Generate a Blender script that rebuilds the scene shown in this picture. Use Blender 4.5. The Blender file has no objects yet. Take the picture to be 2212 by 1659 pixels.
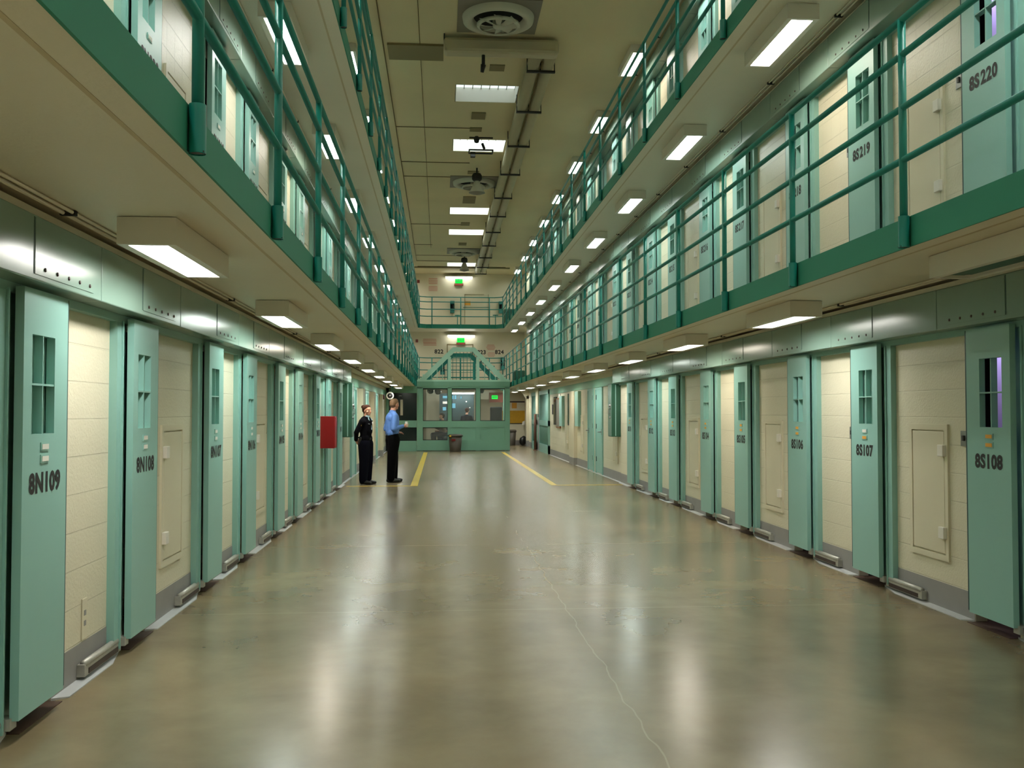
import bpy, bmesh, math, random
from mathutils import Vector, Matrix
random.seed(7)
PI = math.pi
S = bpy.context.scene
COL = S.collection

# ------------------------------------------------------------------ camera
CAM_H = 1.55
F_PX = 2050.0
cam_d = bpy.data.cameras.new('camera')
cam_d.sensor_fit = 'HORIZONTAL'
cam_d.sensor_width = 36.0
cam_d.lens = F_PX / 2212 * 36.0
cam_d.clip_end = 200
cam = bpy.data.objects.new('camera', cam_d)
COL.objects.link(cam)
cam.location = (0, 0, CAM_H)
cam.rotation_euler = (math.radians(90 + 1.6652), 0, math.radians(-4.344))
S.camera = cam

# ------------------------------------------------------------------ world, exposure
W = bpy.data.worlds.new('world')
S.world = W
W.use_nodes = True
bg = W.node_tree.nodes['Background']
bg.inputs[0].default_value = (0.55, 0.62, 0.6, 1)
bg.inputs[1].default_value = 0.05
S.view_settings.view_transform = 'Standard'
S.view_settings.look = 'None'
S.view_settings.gamma = 1.0
S.view_settings.use_curve_mapping = False
S.view_settings.exposure = 0.1
LAMP = 47.0       # emission of the lamp diffusers
SKYL = 5.0        # emission of the skylight panels
try:
    S.cycles.use_denoising = True
    S.cycles.max_bounces = 7
    S.cycles.diffuse_bounces = 5
    S.cycles.glossy_bounces = 3
    S.cycles.transmission_bounces = 5
    S.cycles.sample_clamp_indirect = 6.0
    S.cycles.caustics_reflective = False
    S.cycles.caustics_refractive = False
except Exception:
    pass

# ------------------------------------------------------------------ materials
def srgb(r, g, b):
    f = lambda c: (c / 255 / 12.92) if c / 255 <= 0.04045 else ((c / 255 + 0.055) / 1.055) ** 2.4
    return (f(r), f(g), f(b), 1)

def mat(name, col, rough=0.5, metal=0.0, var=0.0, scale=3.0, bump=0.0, bscale=40.0, spec=0.5):
    m = bpy.data.materials.new(name)
    m.use_nodes = True
    nt = m.node_tree
    b = nt.nodes['Principled BSDF']
    b.inputs['Base Color'].default_value = col
    b.inputs['Roughness'].default_value = rough
    b.inputs['Metallic'].default_value = metal
    b.inputs['Specular IOR Level'].default_value = spec
    geo = nt.nodes.new('ShaderNodeNewGeometry')
    n = nt.nodes.new('ShaderNodeTexNoise')
    n.inputs['Scale'].default_value = scale
    n.inputs['Detail'].default_value = 5
    nt.links.new(geo.outputs['Position'], n.inputs['Vector'])
    if var > 0:
        r = nt.nodes.new('ShaderNodeMapRange')
        r.inputs[3].default_value = 1 - var
        r.inputs[4].default_value = 1 + var
        nt.links.new(n.outputs['Fac'], r.inputs[0])
        mx = nt.nodes.new('ShaderNodeVectorMath')
        mx.operation = 'SCALE'
        mx.inputs[0].default_value = col[:3]
        nt.links.new(r.outputs[0], mx.inputs['Scale'])
        nt.links.new(mx.outputs[0], b.inputs['Base Color'])
    if bump > 0:
        n2 = nt.nodes.new('ShaderNodeTexNoise')
        n2.inputs['Scale'].default_value = bscale
        nt.links.new(geo.outputs['Position'], n2.inputs['Vector'])
        bp = nt.nodes.new('ShaderNodeBump')
        bp.inputs['Strength'].default_value = bump
        bp.inputs['Distance'].default_value = 0.01
        nt.links.new(n2.outputs['Fac'], bp.inputs['Height'])
        nt.links.new(bp.outputs[0], b.inputs['Normal'])
    return m

def emit(name, col, strength):
    m = bpy.data.materials.new(name)
    m.use_nodes = True
    nt = m.node_tree
    nt.nodes.remove(nt.nodes['Principled BSDF'])
    e = nt.nodes.new('ShaderNodeEmission')
    e.inputs[0].default_value = col
    e.inputs[1].default_value = strength
    nt.links.new(e.outputs[0], nt.nodes['Material Output'].inputs[0])
    return m

def wall_mat(name, col, rough=0.42):
    """painted concrete block: courses of 0.215 m, with faint head joints"""
    m = bpy.data.materials.new(name)
    m.use_nodes = True
    nt = m.node_tree
    b = nt.nodes['Principled BSDF']
    b.inputs['Roughness'].default_value = rough
    geo = nt.nodes.new('ShaderNodeNewGeometry')
    sep = nt.nodes.new('ShaderNodeSeparateXYZ')
    nt.links.new(geo.outputs['Position'], sep.inputs[0])
    nrm = nt.nodes.new('ShaderNodeSeparateXYZ')
    nt.links.new(geo.outputs['Normal'], nrm.inputs[0])
    ab = nt.nodes.new('ShaderNodeMath'); ab.operation = 'ABSOLUTE'
    nt.links.new(nrm.outputs[0], ab.inputs[0])
    mixu = nt.nodes.new('ShaderNodeMix')
    nt.links.new(ab.outputs[0], mixu.inputs[0])
    nt.links.new(sep.outputs[0], mixu.inputs[2])
    nt.links.new(sep.outputs[1], mixu.inputs[3])
    comb = nt.nodes.new('ShaderNodeCombineXYZ')
    nt.links.new(mixu.outputs[0], comb.inputs[0])
    nt.links.new(sep.outputs[2], comb.inputs[1])
    br = nt.nodes.new('ShaderNodeTexBrick')
    br.inputs['Scale'].default_value = 1.0
    br.inputs['Mortar Size'].default_value = 0.0055
    br.inputs['Mortar Smooth'].default_value = 0.3
    br.inputs['Brick Width'].default_value = 300.0
    br.inputs['Row Height'].default_value = 0.215
    nt.links.new(comb.outputs[0], br.inputs['Vector'])
    b2 = nt.nodes.new('ShaderNodeTexBrick')
    for k_, v_ in (('Scale', 1.0), ('Mortar Size', 0.003), ('Mortar Smooth', 0.3), ('Brick Width', 0.215), ('Row Height', 300.0)): b2.inputs[k_].default_value = v_
    b2.offset = 0
    nt.links.new(comb.outputs[0], b2.inputs['Vector'])
    dist = []
    for zc in (2.72 + 1.72, 5.43 + 1.72):
        q = nt.nodes.new('ShaderNodeMath'); q.operation = 'COMPARE'; q.inputs[1].default_value = zc; q.inputs[2].default_value = 0.33
        nt.links.new(sep.outputs[2], q.inputs[0]); dist.append(q)
    mxz = nt.nodes.new('ShaderNodeMath'); mxz.operation = 'MAXIMUM'
    nt.links.new(dist[0].outputs[0], mxz.inputs[0]); nt.links.new(dist[1].outputs[0], mxz.inputs[1])
    mz = nt.nodes.new('ShaderNodeMath'); mz.operation = 'MULTIPLY'
    nt.links.new(mxz.outputs[0], mz.inputs[0]); nt.links.new(b2.outputs['Fac'], mz.inputs[1])
    jf = nt.nodes.new('ShaderNodeMath'); jf.operation = 'MAXIMUM'
    nt.links.new(br.outputs['Fac'], jf.inputs[0]); nt.links.new(mz.outputs[0], jf.inputs[1])
    n = nt.nodes.new('ShaderNodeTexNoise')
    n.inputs['Scale'].default_value = 1.3
    n.inputs['Detail'].default_value = 6
    nt.links.new(geo.outputs['Position'], n.inputs['Vector'])
    r = nt.nodes.new('ShaderNodeMapRange')
    r.inputs[3].default_value = 0.93
    r.inputs[4].default_value = 1.05
    nt.links.new(n.outputs['Fac'], r.inputs[0])
    r2 = nt.nodes.new('ShaderNodeMapRange')
    r2.inputs[3].default_value = 1.0
    r2.inputs[4].default_value = 0.95
    nt.links.new(jf.outputs[0], r2.inputs[0])
    mu = nt.nodes.new('ShaderNodeMath'); mu.operation = 'MULTIPLY'
    nt.links.new(r.outputs[0], mu.inputs[0]); nt.links.new(r2.outputs[0], mu.inputs[1])
    sc = nt.nodes.new('ShaderNodeVectorMath'); sc.operation = 'SCALE'
    sc.inputs[0].default_value = col[:3]
    nt.links.new(mu.outputs[0], sc.inputs['Scale'])
    nt.links.new(sc.outputs[0], b.inputs['Base Color'])
    n2 = nt.nodes.new('ShaderNodeTexNoise'); n2.inputs['Scale'].default_value = 60
    nt.links.new(geo.outputs['Position'], n2.inputs['Vector'])
    add = nt.nodes.new('ShaderNodeMath'); add.operation = 'MULTIPLY_ADD'
    add.inputs[1].default_value = -1.0
    nt.links.new(jf.outputs[0], add.inputs[0])
    sm = nt.nodes.new('ShaderNodeMath'); sm.operation = 'MULTIPLY'; sm.inputs[1].default_value = 0.25
    nt.links.new(n2.outputs['Fac'], sm.inputs[0]); nt.links.new(sm.outputs[0], add.inputs[2])
    bp = nt.nodes.new('ShaderNodeBump')
    bp.inputs['Strength'].default_value = 0.8
    bp.inputs['Distance'].default_value = 0.012
    nt.links.new(add.outputs[0], bp.inputs['Height'])
    nt.links.new(bp.outputs[0], b.inputs['Normal'])
    return m

def floor_mat():
    m = bpy.data.materials.new('polished concrete')
    m.use_nodes = True
    nt = m.node_tree
    L = nt.links
    b = nt.nodes['Principled BSDF']
    geo = nt.nodes.new('ShaderNodeNewGeometry')
    n = nt.nodes.new('ShaderNodeTexNoise'); n.inputs['Scale'].default_value = 1.1; n.inputs['Detail'].default_value = 6; n.inputs['Roughness'].default_value = 0.58; n.inputs['Distortion'].default_value = 0.2
    L.new(geo.outputs['Position'], n.inputs['Vector'])
    cr = nt.nodes.new('ShaderNodeValToRGB')
    cr.color_ramp.elements[0].position = 0.27; cr.color_ramp.elements[0].color = srgb(110, 98, 75)
    cr.color_ramp.elements[1].position = 0.74; cr.color_ramp.elements[1].color = srgb(141, 128, 99)
    L.new(n.outputs['Fac'], cr.inputs[0])
    # orange-brown wear beside the doors: patchy
    n3 = nt.nodes.new('ShaderNodeTexNoise'); n3.inputs['Scale'].default_value = 0.7; n3.inputs['Detail'].default_value = 4
    L.new(geo.outputs['Position'], n3.inputs['Vector'])
    mr = nt.nodes.new('ShaderNodeMapRange'); mr.inputs[1].default_value = 0.5; mr.inputs[2].default_value = 0.75; mr.inputs[3].default_value = 0; mr.inputs[4].default_value = 0.45
    L.new(n3.outputs['Fac'], mr.inputs[0])
    mx = nt.nodes.new('ShaderNodeMix'); mx.data_type = 'RGBA'
    L.new(mr.outputs[0], mx.inputs[0]); L.new(cr.outputs[0], mx.inputs[6]); mx.inputs[7].default_value = srgb(138, 114, 80)
    # saw-cut joints across the hall every 3.62 m
    sep = nt.nodes.new('ShaderNodeSeparateXYZ'); L.new(geo.outputs['Position'], sep.inputs[0])
    nw = nt.nodes.new('ShaderNodeTexNoise'); nw.inputs['Scale'].default_value = 2.2; L.new(geo.outputs['Position'], nw.inputs['Vector'])
    def line(inp, period, off, width, wob):
        a = nt.nodes.new('ShaderNodeMath'); a.operation = 'MULTIPLY_ADD'; a.inputs[1].default_value = wob; L.new(nw.outputs['Fac'], a.inputs[0]); L.new(inp, a.inputs[2])
        s = nt.nodes.new('ShaderNodeMath'); s.operation = 'SUBTRACT'; L.new(a.outputs[0], s.inputs[0]); s.inputs[1].default_value = off + wob * 0.5
        if period:
            w = nt.nodes.new('ShaderNodeMath'); w.operation = 'WRAP'; w.inputs[1].default_value = period / 2; w.inputs[2].default_value = -period / 2; L.new(s.outputs[0], w.inputs[0]); s = w
        q = nt.nodes.new('ShaderNodeMath'); q.operation = 'ABSOLUTE'; L.new(s.outputs[0], q.inputs[0])
        c = nt.nodes.new('ShaderNodeMath'); c.operation = 'LESS_THAN'; c.inputs[1].default_value = width; L.new(q.outputs[0], c.inputs[0])
        return c
    l1 = line(sep.outputs[1], 3.62, 7.46, 0.008, 0.0)
    l2 = line(sep.outputs[0], 0, 1.0, 0.005, 0.12)
    mx1 = nt.nodes.new('ShaderNodeMath'); mx1.operation = 'MAXIMUM'; L.new(l1.outputs[0], mx1.inputs[0]); L.new(l2.outputs[0], mx1.inputs[1])
    sc = nt.nodes.new('ShaderNodeMath'); sc.operation = 'MULTIPLY'; sc.inputs[1].default_value = 0.28; L.new(mx1.outputs[0], sc.inputs[0])
    mx2 = nt.nodes.new('ShaderNodeMix'); mx2.data_type = 'RGBA'
    L.new(sc.outputs[0], mx2.inputs[0]); L.new(mx.outputs[2], mx2.inputs[6]); mx2.inputs[7].default_value = srgb(176, 162, 130)
    L.new(mx2.outputs[2], b.inputs['Base Color'])
    rr = nt.nodes.new('ShaderNodeMapRange'); rr.inputs[3].default_value = 0.19; rr.inputs[4].default_value = 0.30
    L.new(n.outputs['Fac'], rr.inputs[0]); L.new(rr.outputs[0], b.inputs['Roughness'])
    b.inputs['Specular IOR Level'].default_value = 0.62
    nb = nt.nodes.new('ShaderNodeTexNoise'); nb.inputs['Scale'].default_value = 2.5; nb.inputs['Detail'].default_value = 1
    L.new(geo.outputs['Position'], nb.inputs['Vector'])
    bp = nt.nodes.new('ShaderNodeBump'); bp.inputs['Strength'].default_value = 0.035; bp.inputs['Distance'].default_value = 0.006
    L.new(nb.outputs['Fac'], bp.inputs['Height']); L.new(bp.outputs[0], b.inputs['Normal'])
    return m

M = {
 'floor': floor_mat(),
 'wall': wall_mat('cream painted block', srgb(216, 209, 184)),
 'ceil': mat('ceiling paint', srgb(220, 206, 168), 0.75, var=0.1, scale=0.7, bump=0.15, bscale=30),
 'soffit': mat('soffit paint', srgb(226, 218, 198), 0.5, var=0.07, scale=1.0, bump=0.15, bscale=50),
 'groove': mat('stained soffit edge', srgb(200, 184, 150), 0.6, var=0.1, scale=4),
 'base': mat('grey base paint', srgb(140, 138, 136), 0.5, var=0.1, scale=6),
 'curb': mat('pale grey curb paint', srgb(176, 178, 178), 0.55, var=0.08, scale=4),
 'mint': mat('mint door paint', srgb(138, 182, 172), 0.4, var=0.03, scale=2),
 'mint2': mat('mint track cover paint', srgb(128, 154, 142), 0.22, var=0.04, scale=3),
 'teal': mat('teal rail paint', srgb(20, 126, 114), 0.38, var=0.06, scale=4),
 'fascia': mat('deep green edge paint', srgb(50, 130, 106), 0.6, spec=0.25, var=0.05, scale=2),
 'booth': mat('booth green paint', srgb(124, 174, 150), 0.5, var=0.05, scale=2),
 'pale': mat('pale mint paint', srgb(178, 222, 202), 0.45),
 'shadowseam': mat('dark edge seal', srgb(20, 62, 60), 0.5),
 'dark': mat('black phone paint and void shade', srgb(14, 14, 14), 0.8),
 'brownvoid': mat('mottled brown sill', srgb(72, 50, 34), 0.7, var=0.25, scale=12),
 'lamp_box': mat('white enamel', srgb(228, 222, 210), 0.4),
 'steel': mat('brushed steel', srgb(150, 150, 146), 0.3, metal=0.85, var=0.1, scale=20),
 'steel_p': mat('worn galvanised rail', srgb(172, 170, 160), 0.42, metal=0.35, var=0.2, scale=30),
 'bolt': mat('dark bolt', srgb(46, 26, 20), 0.5),
 'ink': mat('black stencil paint', srgb(22, 20, 20), 0.6),
 'white': mat('white card', srgb(226, 222, 212), 0.6),
 'orange': mat('orange card', srgb(222, 160, 60), 0.6),
 'yellow': mat('yellow line paint', srgb(200, 172, 34), 0.4, var=0.12, scale=5),
 'creamp': mat('cream metal paint', srgb(214, 206, 180), 0.4, var=0.03),
 'red': mat('red enamel', srgb(150, 20, 24), 0.3),
 'dred': mat('dark red enamel', srgb(110, 22, 18), 0.4),
 'brownred': mat('brown sign box', srgb(128, 62, 42), 0.5),
 'pink': mat('faded pink paint', srgb(200, 150, 130), 0.7),
 'patch': mat('patched ceiling paint', srgb(134, 122, 88), 0.8),
 'cable': mat('rusty cable', srgb(112, 96, 62), 0.8),
 'duct': mat('pale wrapped duct', srgb(186, 176, 146), 0.5, var=0.06, scale=3),
 'iron': mat('dark iron', srgb(34, 32, 28), 0.6),
 'greyp': mat('grey plate', srgb(128, 122, 110), 0.5),
 'fanw': mat('white fan metal', srgb(196, 194, 178), 0.45),
 'bin': mat('grey brown plastic', srgb(74, 66, 56), 0.5, var=0.1),
 'bag': mat('black plastic bag', srgb(12, 12, 12), 0.35, bump=0.6, bscale=25),
 'mustard': mat('mustard board', srgb(196, 150, 30), 0.7, var=0.15, scale=9),
 'wood': mat('oak wood', srgb(132, 84, 46), 0.5, var=0.15, scale=14),
 'phone': mat('teal phone hood', srgb(40, 118, 112), 0.4),
 'tealdark': mat('dark green steel', srgb(34, 82, 62), 0.45),
 'glassdark': mat('dark glazing', srgb(20, 34, 32), 0.12),
 'board': mat('dark blue green board', srgb(36, 58, 60), 0.6, var=0.3, scale=8),
 'photo_glow': emit('photo print glow', srgb(120, 190, 210), 1.0),
 'exit': emit('exit sign green', srgb(20, 230, 70), 1.2),
 'lav': mat('cell wall with daylight tint', srgb(180, 172, 214), 0.7),  # lavender cast of the cell daylight is put into the wall colour
 'skin': mat('skin', srgb(208, 150, 122), 0.5),
 'hair_d': mat('dark brown hair', srgb(58, 32, 20), 0.8, spec=0.15),
 'hair_l': mat('light brown hair', srgb(120, 88, 58), 0.55, bump=0.4, bscale=120),
 'navy': mat('black navy uniform cloth', srgb(8, 8, 13), 1.0, spec=0.12, bump=0.5, bscale=18),
 'navy2': mat('navy trouser cloth', srgb(10, 11, 22), 1.0, spec=0.12, bump=0.5, bscale=14),
 'blackc': mat('black trouser cloth', srgb(6, 6, 7), 1.0, spec=0.12, bump=0.5, bscale=14),
 'blue': mat('light blue shirt cloth', srgb(92, 132, 200), 0.7, bump=0.7, bscale=14, var=0.08, scale=6),
 'paleblue': mat('pale blue collar cloth', srgb(166, 196, 206), 0.7),
 'leather': mat('black leather', srgb(14, 12, 12), 0.35),
 'gold': mat('gold patch', srgb(176, 136, 50), 0.5),
 'plaid': mat('grey striped cloth', srgb(120, 104, 92), 0.8, var=0.3, scale=40),
 'eye': mat('dark eye', srgb(30, 22, 20), 0.3),
 'lip': mat('lip', srgb(160, 84, 76), 0.5),
 'rustpole': mat('rusty pole', srgb(96, 62, 46), 0.8, var=0.2, scale=18),
}
LC = {'g': (0.88, 1.0, 0.93, 1), 'w': (1.0, 0.92, 0.78, 1), 'n': (1.0, 0.99, 0.93, 1)}
def lens_emit(name, col, strength):
    # prismatic diffuser: gives most of its light straight down, less towards grazing angles
    m = emit(name, col, strength)
    nt = m.node_tree
    geo = nt.nodes.new('ShaderNodeNewGeometry')
    dp = nt.nodes.new('ShaderNodeVectorMath'); dp.operation = 'DOT_PRODUCT'
    nt.links.new(geo.outputs['Normal'], dp.inputs[0]); nt.links.new(geo.outputs['Incoming'], dp.inputs[1])
    pw = nt.nodes.new('ShaderNodeMath'); pw.operation = 'POWER'; pw.use_clamp = True; pw.inputs[1].default_value = 0.45
    nt.links.new(dp.outputs['Value'], pw.inputs[0])
    mu = nt.nodes.new('ShaderNodeMath'); mu.operation = 'MULTIPLY'; mu.inputs[1].default_value = strength
    nt.links.new(pw.outputs[0], mu.inputs[0])
    nt.links.new(mu.outputs[0], [n for n in nt.nodes if n.type == 'EMISSION'][0].inputs[1])
    return m
LENS = {k: lens_emit('lamp diffuser ' + k, c, LAMP) for k, c in LC.items()}
M['tube'] = emit('fluorescent tube', (0.97, 1, 0.96, 1), 10)
M['tube2'] = emit('booth fluorescent tube', (0.95, 1, 0.97, 1), 45)
M['sky'] = emit('skylight daylight', (0.86, 1.0, 1.0, 1), SKYL)
M['sky2'] = emit('skylight dim daylight', (0.82, 0.97, 0.93, 1), 1.3)
gl = bpy.data.materials.new('booth glass')
gl.use_nodes = True
_b = gl.node_tree.nodes['Principled BSDF']
_b.inputs['Base Color'].default_value = (0.9, 0.95, 0.93, 1)
_b.inputs['Roughness'].default_value = 0.02
_b.inputs['Alpha'].default_value = 0.06
_b.inputs['Specular IOR Level'].default_value = 0.5
M['glass'] = gl

# ------------------------------------------------------------------ mesh helpers
class MB:
    def __init__(s):
        s.v = []; s.f = []; s.mi = []; s.mats = []; s.sm = []
    def _m(s, m):
        if m not in s.mats: s.mats.append(m)
        return s.mats.index(m)
    def add(s, vs, fs, m, smooth=False):
        o = len(s.v); k = s._m(m)
        s.v += [tuple(v) for v in vs]
        for f in fs:
            s.f.append([i + o for i in f]); s.mi.append(k); s.sm.append(smooth)
        return s
    def box(s, x0, x1, y0, y1, z0, z1, m):
        if x0 > x1: x0, x1 = x1, x0
        if y0 > y1: y0, y1 = y1, y0
        if z0 > z1: z0, z1 = z1, z0
        vs = [(x0,y0,z0),(x1,y0,z0),(x1,y1,z0),(x0,y1,z0),(x0,y0,z1),(x1,y0,z1),(x1,y1,z1),(x0,y1,z1)]
        return s.add(vs, [(0,3,2,1),(4,5,6,7),(0,1,5,4),(1,2,6,5),(2,3,7,6),(3,0,4,7)], m)
    def bbox(s, x0, x1, y0, y1, z0, z1, m, r=0.004):
        """box with chamfered edges"""
        if x0 > x1: x0, x1 = x1, x0
        if y0 > y1: y0, y1 = y1, y0
        if z0 > z1: z0, z1 = z1, z0
        bm = bmesh.new()
        bmesh.ops.create_cube(bm, size=1)
        for v in bm.verts:
            v.co = Vector(((x0 + x1) / 2 + v.co.x * (x1 - x0), (y0 + y1) / 2 + v.co.y * (y1 - y0), (z0 + z1) / 2 + v.co.z * (z1 - z0)))
        r = min(r, 0.45 * min(x1 - x0, y1 - y0, z1 - z0))
        bmesh.ops.bevel(bm, geom=bm.edges[:] , offset=r, segments=2, affect='EDGES', profile=0.5)
        s.bm(bm, m); bm.free(); return s
    def bm(s, bm, m, smooth=False):
        bm.verts.index_update()
        return s.add([v.co[:] for v in bm.verts], [[v.index for v in f.verts] for f in bm.faces], m, smooth)
    def tube(s, pts, r, m, n=10, caps=True, r2=None):
        pts = [Vector(p) for p in pts]
        rings = []
        up = Vector((0, 0, 1))
        k = len(pts)
        prev = None
        vs = []
        for i, p in enumerate(pts):
            if i == 0: t = pts[1] - p
            elif i == k - 1: t = p - pts[-2]
            else: t = (pts[i + 1] - p).normalized() + (p - pts[i - 1]).normalized()
            t.normalize()
            if prev is None:
                a = up if abs(t.z) < 0.9 else Vector((1, 0, 0))
                u = t.cross(a).normalized()
            else:
                u = (prev - t * prev.dot(t)).normalized()
            prev = u
            w = t.cross(u)
            rr = r if r2 is None else r + (r2 - r) * i / (k - 1)
            for j in range(n):
                an = 2 * PI * j / n
                vs.append(p + (u * math.cos(an) + w * math.sin(an)) * rr)
        fs = []
        for i in range(k - 1):
            for j in range(n):
                a = i * n + j; b2 = i * n + (j + 1) % n
                fs.append((a, b2, b2 + n, a + n))
        if caps:
            fs.append(tuple(range(n))[::-1]); fs.append(tuple((k - 1) * n + j for j in range(n)))
        return s.add(vs, fs, m, True)
    def lathe(s, prof, c, m, n=28, axis='z'):
        vs = []; fs = []
        for (r, z) in prof:
            for j in range(n):
                a = 2 * PI * j / n
                if axis == 'z': vs.append((c[0] + r * math.cos(a), c[1] + r * math.sin(a), c[2] + z))
                elif axis == 'y': vs.append((c[0] + r * math.cos(a), c[1] + z, c[2] + r * math.sin(a)))
                else: vs.append((c[0] + z, c[1] + r * math.cos(a), c[2] + r * math.sin(a)))
        for i in range(len(prof) - 1):
            for j in range(n):
                a = i * n + j; b2 = i * n + (j + 1) % n
                fs.append((a, b2, b2 + n, a + n))
        return s.add(vs, fs, m, True)
    def beam(s, a, b, w, h, m, up=(0, 0, 1)):
        """rectangular bar from a to b, w sideways, h along up"""
        a = Vector(a); b = Vector(b); t = (b - a).normalized(); u = Vector(up)
        u = (u - t * u.dot(t)).normalized(); v = t.cross(u)
        vs = []
        for p in (a, b):
            for (i, j) in ((-1,-1),(1,-1),(1,1),(-1,1)):
                vs.append(p + v * (w / 2 * i) + u * (h / 2 * j))
        return s.add(vs, [(0,1,2,3),(7,6,5,4),(0,4,5,1),(1,5,6,2),(2,6,7,3),(3,7,4,0)], m)
    def mesh(s, name):
        me = bpy.data.meshes.new(name)
        me.from_pydata(s.v, [], s.f)
        for m in s.mats: me.materials.append(M[m] if isinstance(m, str) else m)
        me.polygons.foreach_set('material_index', s.mi)
        me.polygons.foreach_set('use_smooth', s.sm)
        me.update()
        bm = bmesh.new(); bm.from_mesh(me); bmesh.ops.recalc_face_normals(bm, faces=bm.faces); bm.to_mesh(me); bm.free()
        return me
    def build(s, name, parent=None, loc=None):
        return ob(name, s.mesh(name), parent, loc)

def ob(name, data, parent=None, loc=None):
    o = bpy.data.objects.new(name, data)
    COL.objects.link(o)
    if parent: o.parent = parent
    if loc: o.location = loc
    return o

LABELS = set()
def tag(o, label, cat, group=None):
    o['label'] = label; o['category'] = cat; o['kind'] = 'thing'
    if group: o['group'] = group
    return o
def thing(name, label, cat, loc=(0, 0, 0), rz=0, group=None):
    o = bpy.data.objects.new(name, None)
    o.empty_display_size = 0.1
    COL.objects.link(o)
    o.location = loc; o.rotation_euler = (0, 0, rz)
    return tag(o, label, cat, group)
def struct(mb, name, label=None):
    o = mb.build(name)
    o['kind'] = 'structure'
    if label: o['label'] = label
    return o

# ------------------------------------------------------------------ layout
XF = {1: 3.83, -1: -1.965}          # plane of the sliding door faces (+1: the 8S side, -1: the 8N side)
SN = {1: '8S', -1: '8N'}
def PX(s, d): return XF[s] + s * d    # d metres into the wall from the door face
TZ = [0.0, 2.72, 5.43]                # finished floors
SOF = [2.55, 5.26, 7.97]              # undersides above each tier
Y_END = 44.2                          # back wall
Y_GAL = 42.3                          # front of the end galleries
Y_NEAR = -6.0
DOORS = {1: [6.12, 8.07, 9.69, 11.60, 13.22, 15.17, 16.77, 18.73], -1: [4.65, 6.27, 8.28, 9.87, 11.77, 13.38, 15.32, 16.92, 18.87]}
UP = {s: list(DOORS[s]) for s in DOORS}
for s in UP:
    y = UP[s][-1]
    for i in range(12):
        y += 1.61 if i % 2 == 0 else 1.95
        UP[s].append(y)
def num(s, tier, i):
    """number painted on door i (0 = nearest) of a side and tier"""
    first = {1: 108, -1: 109}[s]
    if tier == 0: return first - i
    return (first + 112 - i) + (100 if tier == 2 else 0)
def lamp_name(s, y, tier=1):
    i = min(range(len(UP[s])), key=lambda k: abs(UP[s][k] + 0.26 - y))
    return SN[s] + str(num(s, tier, i))

# ------------------------------------------------------------------ floor, ceiling, slabs
struct(MB().box(-4.2, 6.2, Y_NEAR, Y_END + 0.3, -0.15, 0, 'floor'), 'floor')
c = MB()
holes = [(0.29, 1.56, y - .02, y + 1.02) for y in (18.5, 22.25, 29.75, 33.35, 40.85)]
ys = [Y_NEAR] + [v for h in holes for v in h[2:]] + [Y_END + 0.3]
for i in range(0, len(ys), 2): c.box(-4.2, 6.2, ys[i], ys[i + 1], 7.97, 8.12, 'ceil')
for h in holes:
    c.box(-4.2, h[0], h[2], h[3], 7.97, 8.12, 'ceil'); c.box(h[1], 6.2, h[2], h[3], 7.97, 8.12, 'ceil')
struct(c, 'ceiling')
for s in (1, -1):
    for t in (1, 2):
        b = MB().box(PX(s, -0.985), PX(s, 0.3), Y_NEAR, Y_END, SOF[t - 1], TZ[t] - 0.02, 'soffit')
        b.box(PX(s, -0.985), PX(s, 0.3), Y_NEAR, Y_END, TZ[t] - 0.02, TZ[t], 'base')
        o = struct(b, 'floor_gallery'); o['label'] = 'concrete gallery slab'
        b = MB().box(PX(s, -0.997), PX(s, -0.985), Y_NEAR, Y_GAL - 0.35, SOF[t - 1] - 0.002, TZ[t] + 0.012, 'fascia')
        b.box(PX(s, -0.87), PX(s, -0.85), Y_NEAR, Y_GAL - .4, SOF[t - 1] - .0015, SOF[t - 1], 'groove')
        struct(b, 'trim_1')
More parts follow.
